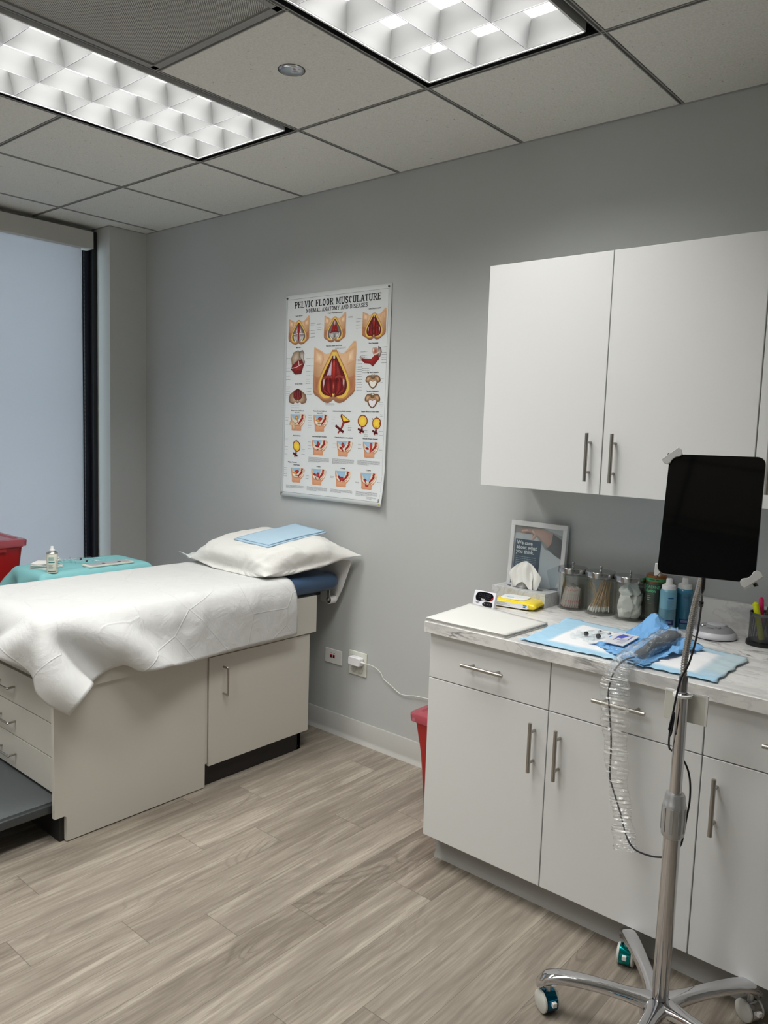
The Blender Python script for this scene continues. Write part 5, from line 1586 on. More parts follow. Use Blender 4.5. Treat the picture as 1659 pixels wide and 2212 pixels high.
# framed notice
fr = thing('framed_notice', 'white framed notice with teal panel leaning on the wall behind the tissue box', 'picture frame', (0.184, -0.05, ZT))
Mf = Matrix.Translation((0.177, -0.0465, ZT)) @ Matrix.Rotation(radians(-4.5), 4, 'X')
FW, FH = 0.121, 0.296
m = MB()
for q in ((-FW, FW, 0.0, 0.021), (-FW, FW, FH - 0.019, FH)): m.box(q[0], q[1], -0.009, 0.009, q[2], q[3], M=Mf)
for q in ((-FW, -FW + 0.017), (FW - 0.017, FW)): m.box(q[0], q[1], -0.009, 0.009, 0.021, FH - 0.019, M=Mf)
m.build('frame', mat('frame_white', (222, 224, 226), 0.35), fr, bevel=0.001)
a0, a1, c0, c1 = -FW + 0.016, FW - 0.016, 0.020, FH - 0.018
MB().box(a0, a1, -0.0015, 0.004, c0, c1, M=Mf).build('backing', WPLAS, fr)
fF = lambda a, b, lay: tuple(Mf @ Vector((a0 + a * (a1 - a0), -0.0020 - 0.00012 * lay, c1 - b * (c1 - c0))))
m = MB().m(INK)
m.fan([(0, 0), (1, 0), (1, 1), (0, 1)], fF, (196, 200, 202), (196, 200, 202), 0)
m.fan([(0, 0), (.55, 0), (1, .10), (1, .34), (.66, .32), (.45, .14), (0, .12)], fF, (150, 148, 144), (160, 158, 154), 1)
m.fan([(0, .12), (.10, .11), (.42, .12), (.60, .30), (1, .42), (1, .80), (.75, 1), (0, 1)], fF, (214, 218, 220), (206, 210, 212), 2)
m.fan([(.72, .62), (1, .50), (1, .72), (.86, .96), (.80, .80)], fF, (168, 178, 184), (178, 186, 190), 3)
m.fan([(.0, .96), (.62, .92), (.90, .88), (1, .84), (1, 1), (0, 1)], fF, (112, 120, 140), (132, 140, 156), 4)
m.fan([(.10, .08), (.18, .03), (.34, .04), (.46, .02), (.60, .04), (.78, .08), (.80, .24), (.74, .28), (.60, .20), (.48, .13), (.40, .20), (.36, .19), (.38, .10), (.30, .08), (.20, .11), (.12, .11)], fF, (206, 172, 156), (186, 146, 130), 5)
m.stroke([(.36, .06), (.42, .12), (.37, .18)], .03, fF, (222, 190, 176), 6); m.stroke([(.14, .08), (.26, .06)], .025, fF, (222, 190, 176), 6)
m.fan([(.79, .07), (1, .16), (1, .44), (.84, .38), (.69, .30), (.77, .22)], fF, (86, 88, 92), (74, 76, 80), 7)
m.fan([(.03, .205), (.565, .205), (.555, .83), (.02, .88)], fF, (24, 72, 98), (20, 64, 90), 8)
m.build('notice_picture', INK, fr, smooth=0)
m = MB().m(INK)
fL = lambda a, b, lay: tuple(Mf @ Vector((a0 + a * (a1 - a0), -0.0020 - 0.00012 * lay, c1 - b * (c1 - c0))))
fTx = lambda a, b, lay: fL(a / 0.209, b / 0.258, lay)
for s, y in (('We care', .0730), ('about what', .0900), ('you think.', .1070)):
    m.text(s, 0.0125, y, 0.0205, fTx, (236, 240, 240), xs=0.96, bold=0.03, lay=12)
rr2 = random.Random(5)
for k in range(8):
    x = 0.0135; xe = 0.105 + rr2.uniform(-.010, .0)
    while x < xe:
        w_ = rr2.uniform(.004, .011); m.stroke([(x, .121 + .0070 * k), (min(x + w_, xe), .121 + .0070 * k)], .0020, fTx, (150, 180, 192), 12); x += w_ + .0022
m.build('notice_lettering', INK, fr, smooth=0)
MB().box(a0, a1, -0.0052, -0.0046, c0, c1, M=Mf).build('glazing', CLEAR, fr)
MB().box(-0.03, 0.03, 0.006, 0.010, 0.02, 0.18, M=Mf).build('easel_back', BLACKP, fr)

# apothecary jars
STEEL = mat('lid_steel', (190, 190, 190), 0.16, 1.0)
def jar(x, y, label):
    t = thing('glass_jar', label, 'jar', (x, y, ZT), group=None)
    R = 0.050
    prof = [(0.0005, 0.0015), (R - 0.006, 0.0015), (R - 0.001, 0.004), (R, 0.010), (R, 0.136), (R + 0.001, 0.138), (R - 0.002, 0.139), (R - 0.003, 0.136), (R - 0.003, 0.012), (R - 0.006, 0.008), (0.0005, 0.007)]
    MB().lathe(prof, (x, y, ZT), 48).build('glass_body', GLASS, t, smooth=50)
    m = MB().lathe([(R + 0.0015, 0.134), (R + 0.0030, 0.135), (R + 0.0030, 0.152), (R + 0.0015, 0.1545), (0.0005, 0.1570)], (x, y, ZT), 48)
    l = m.build('lid', STEEL, t, smooth=40)
    MB().lathe([(0.0045, 0.1565), (0.003, 0.159), (0.0028, 0.163), (0.0048, 0.166), (0.0048, 0.170), (0.003, 0.173), (0.0005, 0.174)], (x, y, ZT), 18).build('knob', STEEL, l, smooth=50)
    return t
J1, J2, J3 = (0.353, -0.0785), (0.4625, -0.0795), (0.572, -0.0800)
jar(*J1, 'steel lidded glass jar of flat sachets, nearest the framed notice')
jar(*J2, 'steel lidded glass jar of wooden cotton swabs, middle of the three jars')
jar(*J3, 'steel lidded glass jar stuffed with white gauze, beside the dark green bottle')
def sachet_mat():
    m = bpy.data.materials.new('sachet_paper'); m.use_nodes = True; nt = m.node_tree; b = nt.nodes['Principled BSDF']
    tc = nt.nodes.new('ShaderNodeTexCoord'); n = N(nt, 'ShaderNodeTexNoise', Scale=38.0, Detail=2.0); nt.links.new(tc.outputs['Object'], n.inputs['Vector'])
    nt.links.new(ramp(nt, n.outputs['Fac'], [(0.52, rgb(196, 190, 184)), (0.58, rgb(196, 120, 118)), (0.62, rgb(190, 178, 172))]), b.inputs['Base Color']); b.inputs['Roughness'].default_value = 0.6
    return m
SACH = sachet_mat()
first = None
dirx, diry = 0.757, 0.653
for k in range(9):
    q = -0.034 + k * 0.0080
    lean = radians(max(0, 14 - k * 1.6))
    w_ = sqrt(max(0.0001, 0.043 ** 2 - q ** 2)) * 0.95 if k < 7 else 0.026
    Mk = Matrix.Translation((J1[0] + q * dirx * (.95 if k < 7 else .6), J1[1] + q * diry * (.95 if k < 7 else .6), ZT + 0.0105)) @ Matrix.Rotation(math.atan2(diry, dirx) - (0.9 if k >= 7 else 0.0), 4, 'Z') @ Matrix.Rotation(lean, 4, 'Y')
    if first is None:
        first = MB().box(-0.0024, 0.0024, -0.026, 0.026, 0.0, 0.066).build('sachet', SACH, bevel=0.0008)
        o = first
    else:
        o = first.copy(); COL.objects.link(o)
    o.matrix_world = Mk @ Matrix.Diagonal((1.3, min(1.55, w_ / 0.026), 1.10 + 0.03 * (k % 3), 1))
    tag(o, 'flat pink and white sachet standing in the first glass jar', 'sachet', 'flat sachets in the first glass jar')
o = first.copy(); COL.objects.link(o)
o.matrix_world = Matrix.Translation((J1[0] - 0.030, J1[1] - 0.018, ZT + 0.083)) @ Matrix.Rotation(0.6, 4, 'Z') @ Matrix.Rotation(0.06, 4, 'Y') @ Matrix.Diagonal((0.3, 0.45, 0.68, 1))
tag(o, 'narrow pink and white sachet standing tall at the left wall of the first jar', 'sachet')
o = MB().box(-0.022, 0.022, -0.006, 0.006, 0, 0.0015).build('loose_strip', PAPERW, origin=(0, 0, 0))
o.matrix_world = Matrix.Translation((J1[0] + 0.008, J1[1] - 0.020, ZT + 0.0085)) @ Matrix.Rotation(0.35, 4, 'Z')
tag(o, 'thin white paper strip on the bottom of the first jar', 'paper strip')
# cotton swabs, tips down
rs = random.Random(12)
sw = thing('cotton_swab', 'wooden cotton swab standing tip down in the middle glass jar', 'cotton swab', (0, 0, 0), group='wooden cotton swabs in the middle jar')
MB().tube([(0, 0, 0.014), (0, 0, 0.110)], 0.00115, 6).build('stick', WOODST, sw)
MB().lathe([(0.0005, 0.0), (0.0022, 0.002), (0.0027, 0.008), (0.0022, 0.015), (0.0011, 0.018)], seg=8).build('cotton_tip', COTTON, sw)
for k in range(58):
    s = sw if k == 0 else copy_tree(sw)
    if k < 48:
        a = rs.uniform(0, 2 * pi); r_ = 0.038 * sqrt(rs.uniform(0.15, 1))
        u, v = r_ * cos(a), r_ * sin(a)            # in view aligned axes
        tu, tv = 0.018 + 0.30 * u + rs.uniform(-.008, .016), 0.4 * v + rs.uniform(-.012, .012)
    else:
        u, v = rs.uniform(0.0, 0.034), rs.uniform(-.02, .02); tu, tv = (-0.030 + rs.uniform(-.006, .01), rs.uniform(-.02, .02)) if k < 52 else (rs.uniform(.005, .03), rs.uniform(-.02, .02))
    rr_ = sqrt(tu * tu + tv * tv)
    if rr_ > 0.043: tu *= 0.043 / rr_; tv *= 0.043 / rr_
    lim = min(1.0, 0.041 / max(1e-6, sqrt(u * u + v * v))); u *= lim; v *= lim
    W_ = lambda a_, b_: Vector((J2[0] + a_ * dirx - b_ * diry, J2[1] + a_ * diry + b_ * dirx, 0))
    p0 = W_(u, v) + Vector((0, 0, ZT + 0.009 + 0.003 * rs.random())); p1 = W_(tu, tv); 
    h = sqrt(max(0.001, 0.110 ** 2 - (p1.xy - p0.xy).length ** 2)); p1.z = p0.z + h
    s.rotation_mode = 'QUATERNION'; s.rotation_quaternion = (p1 - p0).to_track_quat('Z', 'Y'); s.location = p0
# gauze bundles in the third jar
rs = np.random.RandomState(6)
pos = [(-0.018, -0.012, 0.028, .024), (0.018, -0.010, 0.026, .024), (0.0, 0.02, 0.030, .024), (-0.015, -0.012, 0.066, .026), (0.017, -0.014, 0.062, .026), (0.004, 0.018, 0.070, .026), (-0.012, -0.008, 0.100, .022), (0.012, -0.006, 0.103, .022), (0.0, 0.02, 0.104, .02)]
for k, (u, v, z, r_) in enumerate(pos):
    nu, nv = 18, 24; A = []
    nz = smooth_noise(nu, nv, 4, 5, 70 + k); nz[:, -1] = nz[:, 0]
    pn = rs.randn(26, 3); pn /= np.linalg.norm(pn, axis=1, keepdims=True); pc_ = 0.62 + 0.5 * rs.rand(26)
    m = MB(); G_ = []; nu, nv = 26, 36
    nz = smooth_noise(nu, nv, 6, 8, 70 + k); nz[:, -1] = nz[:, 0]
    for i in range(nu):
        row = []
        for j in range(nv):
            th = pi * (i + .02) / (nu - .96); ph = 2 * pi * j / nv
            d = np.array([sin(th) * cos(ph), sin(th) * sin(ph), cos(th)])
            dd = pn @ d
            e = min(1.35, (pc_ / np.maximum(dd, 1e-3)).min()) * 1.12 + 0.07 * abs(nz[i, j])
            p = d * r_ * e * np.array([1.0, 1.0, 1.15])
            c_ = Vector((J3[0] + (u) * dirx - v * diry, J3[1] + u * diry + v * dirx, ZT + z))
            q = c_ + Vector(p)
            dx, dy = q.x - J3[0], q.y - J3[1]; rr_ = sqrt(dx * dx + dy * dy)
            if rr_ > 0.0455: q.x = J3[0] + dx * .0455 / rr_; q.y = J3[1] + dy * .0455 / rr_
            q.z = max(q.z, ZT + 0.0085)
            row.append(q)
        G_.append(row)
    o = m.grid(G_, closed_v=True).build('gauze_bundle', mat('gauze_white', (236, 236, 230), 0.9, bump=(90, 0.5, 0.004), spec=0.1), smooth=22, origin=tuple(c_))
    tag(o, 'crumpled white gauze bundle packed in the third glass jar', 'gauze', 'white gauze bundles in the third jar')

# dark green antiseptic bottle
bt_ = thing('antiseptic_bottle', 'dark green and amber antiseptic bottle with green lettering behind the blue bottles', 'bottle', (0.6580, -0.0620, ZT))
c = (0.6580, -0.0620, ZT); R = 0.0345
body = MB().lathe([(0.0005, 0.0), (R - 0.002, 0.0), (R, 0.003), (R, 0.161)], c, 48).build('bottle_body', mat('antiseptic_green', (46, 50, 38), 0.3, coat=0.3), bt_)
MB().lathe([(R, 0.161), (R - 0.0005, 0.168), (R - 0.004, 0.171), (0.0005, 0.172)], c, 48).build('bottle_shoulder', mat('amber_plastic', (130, 78, 26), 0.3, coat=0.3), bt_)
MB().lathe([(0.012, 0.1722), (0.012, 0.175), (0.011, 0.176), (0.0005, 0.176)], c, 28).build('cap', mat('amber_plastic'), bt_)
va = math.atan2(-2.69 - c[1], 1.672 - c[0])
f = wrapcyl(*c, R, va)
m = MB().m(INK)
def bandfull(m, b0, b1, col, lay=0):
    n = 48
    for k in range(n):
        t0, t1 = 2 * pi * k / n * R, 2 * pi * (k + 1) / n * R
        i = [m.vert(f(x, b, lay), rgb(*col)) for x, b in ((t0, b0), (t1, b0), (t1, b1), (t0, b1))]; m.face(i)
bandfull(m, 0.1485, 0.1600, (70, 150, 96), 1); bandfull(m, 0.1450, 0.1480, (140, 84, 40), 1); bandfull(m, 0.1405, 0.1412, (70, 130, 84), 1); bandfull(m, 0.024, 0.0245, (170, 180, 160), 1)
m.build('label_bands', INK, body, smooth=0)
m = MB().m(INK); GR = (90, 190, 130)
m.text('BETADINE', -0.050, 0.1245, 0.0150, f, GR, xs=0.92, bold=0.004, lay=2, down=False)
m.text('Solution', -0.046, 0.1115, 0.0150, f, GR, xs=0.92, bold=0.020, lay=2, down=False)
for k, w_ in enumerate((12, 15, 10)): band(m, f, -.030, -.030 + w_ / 1000, .0975 - k * .0065, .1000 - k * .0065, (110, 170, 130), 2)
band(m, f, -.030, -.004, .1055, .1065, (70, 130, 90), 2); band(m, f, -.030, -.012, .0715, .0725, (90, 130, 100), 2)
band(m, f, -.026, -.006, .1530, .1560, (24, 70, 44), 3); band(m, f, -.003, .008, .1530, .1560, (24, 70, 44), 3)
m.build('label_lettering', INK, body, smooth=0)

# blue gel bottles
def blue_bottle(x, y, label, body_col, liq):
    t = thing('gel_bottle', label, 'bottle', (x, y, ZT), group=None)
    c = (x, y, ZT); R = 0.0272
    bd = MB().lathe([(0.0005, 0.0), (R - 0.002, 0.0), (R, 0.003), (R, 0.126), (R - 0.002, 0.132), (R - 0.008, 0.137)], c, 36).build('bottle_body', mat(body_col[0], body_col[1], 0.22, coat=0.4), t)
    MB().lathe([(0.0225, 0.132), (0.0228, 0.133), (0.0222, 0.147), (0.018, 0.1495), (0.0125, 0.151), (0.0105, 0.156), (0.0098, 0.168), (0.0085, 0.1705), (0.0005, 0.171)], c, 30).build('cap', WPLAS, t)
    va = math.atan2(-2.69 - y, 1.672 - x)
    f = wrapcyl(x, y, ZT, R, va)
    m = MB().m(INK)
    band(m, f, -.012, .024, .018, .034, (18, 40, 96), 1)
    for k in range(4): band(m, f, -.007, .016, .0225 + k * .0022, .0233 + k * .0022, (150, 170, 205), 2)
    band(m, f, .000, .018, .106, .1095, (30, 70, 140), 1)
    for k in range(14): band(m, f, -.002, .018 - .004 * (k % 3), .060 + k * .0030, .0610 + k * .0030, (60, 110, 150), 1)
    m.build('label', INK, bd, smooth=0)
    MB().lathe([(R + 0.00015, 0.0035), (R + 0.00015, liq)], c, 36, cap=False).build('gel_fill', mat('gel_' + body_col[0], tuple(int(q * .82) for q in body_col[1]), 0.22, coat=0.4), bd)
    return t
blue_bottle(0.719, -0.1075, 'light blue squeeze bottle with a white cap, the front one of two', ('bottle_blue_pale', (112, 164, 184)), 0.070)
blue_bottle(0.752, -0.0515, 'deeper blue squeeze bottle with a white cap, standing behind the other', ('bottle_blue_deep', (60, 132, 164)), 0.120)

# sound machine
sm = thing('sound_machine', 'round grey and white bedside sound machine on the worktop beside the pen cup', 'sound machine', (0.868, -0.095, ZT))
c = (0.868, -0.0935, ZT)
MB().lathe([(0.0005, 0.001), (0.070, 0.001), (0.072, 0.006), (0.0715, 0.011), (0.0665, 0.019), (0.063, 0.022)], c, 48, sy=0.95).build('housing', mat('machine_white', (214, 214, 220), 0.35), sm)
MB().lathe([(0.070, 0.0), (0.0725, 0.0015), (0.070, 0.003)], c, 48, sy=0.95).build('rubber_foot', BLACKP, sm)
Mq = Matrix.Translation((c[0], c[1], c[2] + 0.022)) @ Matrix.Rotation(radians(-0), 4, 'X')
MB().lathe([(0.063, 0.0), (0.057, 0.006), (0.045, 0.0125), (0.033, 0.0165), (0.0005, 0.0170)], seg=48, M=Mq, sy=0.95).build('control_ring', mat('machine_grey', (150, 150, 154), 0.4), sm)
MB().lathe([(0.031, 0.0), (0.0295, 0.003), (0.018, 0.0045), (0.0005, 0.005)], (c[0] + 0.006, c[1] + 0.012, c[2] + 0.0385), 40, sy=0.8).build('speaker_dome', mat('dome_grey', (196, 196, 202), 0.5), sm)
for dx, dy, r_, mt in ((-0.024, -0.030, 0.0085, CHROME), (0.022, -0.028, 0.0080, mat('knob_grey', (140, 140, 144), 0.35))):
    MB().lathe([(r_, 0), (r_, 0.004), (r_ * .85, 0.006), (0.0005, 0.006)], (c[0] + dx, c[1] + dy, c[2] + 0.0345), 24).build('knob', mt, sm)
m = MB().m(INK); fz = lambda a, b, lay: (c[0] + a, c[1] + b, c[2] + 0.0382 + 0.0001 * lay)
m.stroke([(-.006, -.043), (.012, -.042)], .003, lambda a, b, lay: (c[0] + a, c[1] + b, c[2] + 0.0362), (90, 90, 96), 1)
m.stroke([(.030, -.016), (.040, -.010)], .0016, fz, (230, 230, 232), 1); m.stroke([(-.040, .004), (-.032, .012)], .0016, fz, (230, 230, 232), 1)
m.build('control_marks', INK, sm, smooth=0)

# pen cup
def mesh_mat():
    m = bpy.data.materials.new('pen_mesh'); m.use_nodes = True; nt = m.node_tree; b = nt.nodes['Principled BSDF']
    tc = nt.nodes.new('ShaderNodeTexCoord'); sep = nt.nodes.new('ShaderNodeSeparateXYZ'); nt.links.new(tc.outputs['Object'], sep.inputs[0])
    an = math_node(nt, 'MULTIPLY', math_node(nt, 'ARCTAN2', sep.outputs[1], sep.outputs[0]), 0.042)
    def d(o):
        a = math_node(nt, 'SUBTRACT', math_node(nt, 'FRACT', math_node(nt, 'ADD', math_node(nt, 'DIVIDE', an, 0.0024), o)), 0.5)
        c = math_node(nt, 'SUBTRACT', math_node(nt, 'FRACT', math_node(nt, 'ADD', math_node(nt, 'DIVIDE', sep.outputs[2], 0.0024), o)), 0.5)
        return math_node(nt, 'ADD', math_node(nt, 'ABSOLUTE', a), math_node(nt, 'ABSOLUTE', c))
    solid = math_node(nt, 'GREATER_THAN', math_node(nt, 'MINIMUM', d(0), d(.5)), 0.31)
    nt.links.new(solid, b.inputs['Alpha']); b.inputs['Base Color'].default_value = rgb(86, 86, 88); b.inputs['Metallic'].default_value = 0.6; b.inputs['Roughness'].default_value = 0.35
    return m
pc = thing('pen_cup', 'dark metal mesh pen cup on a black base at the right edge of the photo', 'pen cup', (1.013, -0.0805, ZT))
c = (1.013, -0.0805, ZT)
MB().lathe([(0.0415, 0.008), (0.0415, 0.100)], c, 48, cap=False).build('mesh_wall', mesh_mat(), pc)
MB().lathe([(0.0412, 0.094), (0.0425, 0.094), (0.0425, 0.103), (0.0412, 0.103)], c, 40, cap=False).build('rim', mat('rim_steel', (110, 110, 112), 0.3, 0.8), pc)
MB().lathe([(0.0005, 0.0), (0.0480, 0.0), (0.0485, 0.004), (0.0475, 0.012), (0.043, 0.015), (0.0005, 0.015)], c, 40).build('base_ring', BLACKP, pc)
def pen(x, y, dx, dy, L, r_, mt, label, cap=None, flat=False):
    t = thing('highlighter' if cap else 'pen', label, 'pen', (x, y, ZT + 0.018))
    p0 = Vector((x, y, ZT + 0.018)); p1 = p0 + Vector((dx, dy, sqrt(L * L - dx * dx - dy * dy)))
    MB().tube([p0, p0.lerp(p1, .97), p1], [r_, r_, r_ * .6], 14).build('barrel', mt, t)
    if cap: MB().tube([p0.lerp(p1, .62), p0.lerp(p1, .96), p0.lerp(p1, 1.01)], [r_ * 1.15, r_ * 1.15, r_ * .5], 14).build('cap', cap, t)
YEL = mat('highlighter_yellow', (226, 232, 30), 0.35); PNK = mat('highlighter_pink', (232, 40, 110), 0.35)
pen(1.013, -0.090, -0.026, -0.004, 0.118, 0.0085, YEL, 'yellow highlighter leaning left in the pen cup', YEL)
pen(1.008, -0.070, -0.012, 0.004, 0.128, 0.0062, PNK, 'pink highlighter standing in the pen cup', PNK)
pen(1.006, -0.085, 0.020, 0.010, 0.118, 0.0050, mat('pen_grey', (58, 58, 60), 0.4), 'dark grey pen leaning right in the pen cup')

# underpad along the front of the worktop
PADINK = printmat('pad_ink', 0.75)
nu, nv = 64, 40; m = MB().m(PADINK)
nz = smooth_noise(nu, nv, 14, 8, 31); nz2 = smooth_noise(nu, nv, 30, 18, 32)
Q = [(0.462, -0.615), (1.040, -0.604), (1.036, -0.294), (0.436, -0.250)]
idx = []
for i in range(nu):
    row = []
    for j in range(nv):
        u, v = i / (nu - 1), j / (nv - 1)
        x = (1 - u) * (1 - v) * Q[0][0] + u * (1 - v) * Q[1][0] + u * v * Q[2][0] + (1 - u) * v * Q[3][0]
        y = (1 - u) * (1 - v) * Q[0][1] + u * (1 - v) * Q[1][1] + u * v * Q[2][1] + (1 - u) * v * Q[3][1]
        x += 0.006 * nz[i, j] * (u in (0, 1)); y += 0.004 * nz[j % nu, j] * (v == 1)
        inner = min((u - .12) / .02, (.90 - u) / .02, (v - .11) / .03, (.86 - v) / .03)
        w_ = max(0, min(1, inner))
        puff = 0.0045 * w_
        z = ZT + 0.003 + puff + (0.0035 * abs(nz2[i, j]) * (1 - w_)) + 0.0018 * nz[i, j] * w_ + 0.0015
        e = nz2[i, j]
        blue = (168, 208, 232) if (u < .12 or v < .12) else (178, 206, 222)
        if u > .9 and v > .3: blue = (190, 210, 218)
        col = tuple(int(blue[c_] * (1 - w_) + (238, 240, 242)[c_] * w_) for c_ in range(3))
        row.append(m.vert((x, y, z), rgb(*col)))
    idx.append(row)
for i in range(nu - 1):
    for j in range(nv - 1): m.face((idx[i][j], idx[i + 1][j], idx[i + 1][j + 1], idx[i][j + 1]))
o = m.build('underpad', PADINK, smooth=80, solid=0.0014, origin=(0.75, -0.45, ZT))
tag(o, 'white absorbent underpad with pale blue border spread along the front of the worktop', 'underpad')

# crumpled blue wrap
WRAP = mat('blue_wrap', (122, 176, 226), 0.7, spec=0.2, bump=(300, 0.08, 0.001))
nu, nv = 26, 22; m = MB(); rs = np.random.RandomState(19)
C4 = [(0.648, -0.520), (0.848, -0.628), (0.915, -0.330), (0.690, -0.190)]
def wrap_h(x, y):
    h = 0.0
    for px, py, hh, rr_ in ((0.728, -0.225, 0.062, 0.075), (0.812, -0.262, 0.036, 0.055), (0.868, -0.330, 0.026, 0.05), (0.880, -0.42, 0.018, .05), (0.700, -0.395, 0.010, .05), (0.76, -0.30, 0.024, .05), (0.895, -0.50, .014, .05)):
        d = sqrt((x - px) ** 2 + (y - py) ** 2) / rr_
        h = max(h, hh * max(0, 1 - d))
    return h
idx = []
for i in range(nu):
    row = []
    for j in range(nv):
        u, v = i / (nu - 1), j / (nv - 1)
        ju, jv = (rs.rand() - .5) * .034 * (0 < i < nu - 1), (rs.rand() - .5) * .034 * (0 < j < nv - 1)
        uu_, vv_ = u + ju, v + jv
        x = (1 - uu_) * (1 - vv_) * C4[0][0] + uu_ * (1 - vv_) * C4[1][0] + uu_ * vv_ * C4[2][0] + (1 - uu_) * vv_ * C4[3][0]
        y = (1 - uu_) * (1 - vv_) * C4[0][1] + uu_ * (1 - vv_) * C4[1][1] + uu_ * vv_ * C4[2][1] + (1 - uu_) * vv_ * C4[3][1]
        if i in (0, nu - 1) or j in (0, nv - 1): x += (rs.rand() - .5) * .022; y += (rs.rand() - .5) * .022
        crk = 0.011 * abs(sin(x * 47 + y * 31) * cos(x * 29 - y * 53)) + 0.006 * rs.rand()
        calm = 1.0 if v > .38 else 0.45
        z = ZT + 0.0085 + wrap_h(x, y) + crk * calm
        if abs(x - 0.825) < 0.030 and -0.62 < y < -0.36: z = min(z, ZT + 0.012)
        if 0.655 < x < 0.75 and -0.51 < y < -0.34: z = min(z, ZT + 0.0105)
        row.append(m.vert((x, min(y, -0.178), z)))
    idx.append(row)
for i in range(nu - 1):
    for j in range(nv - 1):
        a, b_, c_, d_ = idx[i][j], idx[i + 1][j], idx[i + 1][j + 1], idx[i][j + 1]
        if (i * 7 + j * 3) % 2: m.face((a, b_, c_)); m.face((a, c_, d_))
        else: m.face((a, b_, d_)); m.face((b_, c_, d_))
o = m.build('sterile_wrap', WRAP, smooth=14, solid=0.0007, origin=(0.78, -0.4, ZT))
tag(o, 'crumpled bright blue sterile wrap opened on the underpad under the bagged probe', 'wrap')

# opened sachet on the wrap
Mk = Matrix.Translation((0.702, -0.425, ZT + 0.0185)) @ Matrix.Rotation(radians(4), 4, 'Z') @ Matrix.Rotation(radians(2), 4, 'Y')
o = MB().box(-0.032, 0.032, -0.072, 0.072, -0.001, 0.001, M=Mk).build('gel_sachet', mat('sachet_white', (228, 230, 236), 0.35), origin=(0.702, -0.425, ZT + 0.018))
tag(o, 'white and violet printed sachet lying on the blue wrap', 'sachet')
m = MB().m(INK); fK = lambda a, b, lay: tuple(Mk @ Vector((a, b, 0.0012 + 0.0001 * lay)))
m.stroke([(-.015, -.03), (-.012, .035), (.018, .055), (.020, .0), (-.006, -.02)], .004, fK, (96, 100, 190), 1)
m.fan([(-.020, .01), (.0, .0), (.008, .05), (-.014, .055)], fK, (70, 84, 190), (90, 100, 200), 2)
for k in range(5): m.stroke([(.004 + k * .004, -.055), (.006 + k * .004, -.01)], .0012, fK, (150, 156, 190), 1)
m.build('sachet_print', INK, o, smooth=0)
syringe((0.590, -0.478, ZT + 0.0185), radians(75), 'clear syringe on the white underpad, left one of the pair', 0.078, 0.0085, 0.34)
syringe((0.630, -0.482, ZT + 0.0185), radians(79), 'clear syringe on the white underpad, right one of the pair', 0.078, 0.0085, 0.42)

# ultrasound probe in its bag, sleeve and cable
pr = thing('ultrasound_probe', 'grey handheld probe inside a clear crumpled bag with sleeve and dark cable hanging down', 'probe', (0.82, -0.45, ZT))
Zp = ZT + 0.034
path = spline([(0.826, -0.318, Zp + .004), (0.822, -0.345, Zp + .004), (0.820, -0.40, Zp), (0.819, -0.46, Zp - .002), (0.818, -0.52, Zp - .006), (0.815, -0.57, Zp - .008)], 4)
n = len(path)
rad = [0.010 + 0.012 * min(1, k / 3) if k < 3 else (0.0215 if k < n * .5 else 0.0215 - 0.012 * ((k - n * .5) / (n * .5))) for k in range(n)]
MB().tube(path, rad, 18, sc=(1.0, 0.75)).build('probe_body', mat('probe_grey', (66, 68, 74), 0.4), pr)
MB().tube([(0.828, -0.305, Zp + .004), (0.826, -0.312, Zp + .004), (0.825, -0.325, Zp + .004)], [0.010, 0.019, 0.020], 18, sc=(1.0, .6)).build('probe_head', mat('probe_head_blue', (24, 26, 44), 0.35), pr)
bagp = spline([(0.828, -0.322, Zp), (0.822, -0.36, Zp + .002), (0.820, -0.41, Zp + .002), (0.819, -0.47, Zp), (0.818, -0.53, Zp - .003), (0.815, -0.585, Zp - .008), (0.810, -0.625, Zp - .014), (0.807, -0.652, Zp - .012), (0.805, -0.664, Zp - .030), (0.804, -0.669, ZT - .02), (0.806, -0.671, 0.78)], 6)
def bagmesh(path, rx, ry, seed, amp, seg=30, pleat=0.0, flat_dir=None):
    rs = np.random.RandomState(seed); m = MB(); R = []
    P_ = [Vector(p) for p in path]; nrm = None
    for i, p in enumerate(P_):
        d = (P_[min(i + 1, len(P_) - 1)] - P_[max(i - 1, 0)]).normalized()
        side = Vector((1, 0.1, 0)); side = (side - d * side.dot(d)).normalized(); up = d.cross(side).normalized()
        s_ = i / (len(P_) - 1); a, b_ = rx(s_), ry(s_)
        pl = 1 + pleat * (1 if i % 2 else -1)
        ring = []
        for k in range(seg):
            t = 2 * pi * k / seg
            j = 1 + amp * (rs.rand() - .5) + amp * .8 * sin(3 * t + i * .9)
            ring.append(m.vert(p + side * (cos(t) * a * (1 + amp * .6 * (rs.rand() - .5))) + up * (sin(t) * b_ * j * pl)))
        R.append(ring)
    for a, b_ in zip(R, R[1:]):
        for k in range(seg): m.face((a[k], a[(k + 1) % seg], b_[(k + 1) % seg], b_[k]))
    return m
BAG = film('bag_film', (251, 252, 253), 0.20, 0.10, body=(214, 222, 228), wrinkle=(90, 22, 90, 0.52, 0.64, 0.60))
nb = len(bagp)
m = bagmesh(bagp, lambda s: 0.026 + 0.010 * sin(s * 9) ** 2 - 0.004 * s, lambda s: 0.027 - 0.014 * min(1, max(0, (s - .5) * 3)), 3, 0.13)
m.build('probe_bag', BAG, pr, smooth=25)
SLV = film('sleeve_film', (254, 254, 254), 0.07, 0.12, body=(236, 236, 232), wrinkle=(14, 20, 170, 0.55, 0.66, 0.70))
slp = spline([(0.806, -0.678, 0.868), (0.804, -0.6845, 0.830), (0.806, -0.6845, 0.760), (0.815, -0.6845, 0.657), (0.830, -0.6855, 0.555), (0.847, -0.6865, 0.469), (0.857, -0.687, 0.406), (0.866, -0.687, 0.362)], 16)
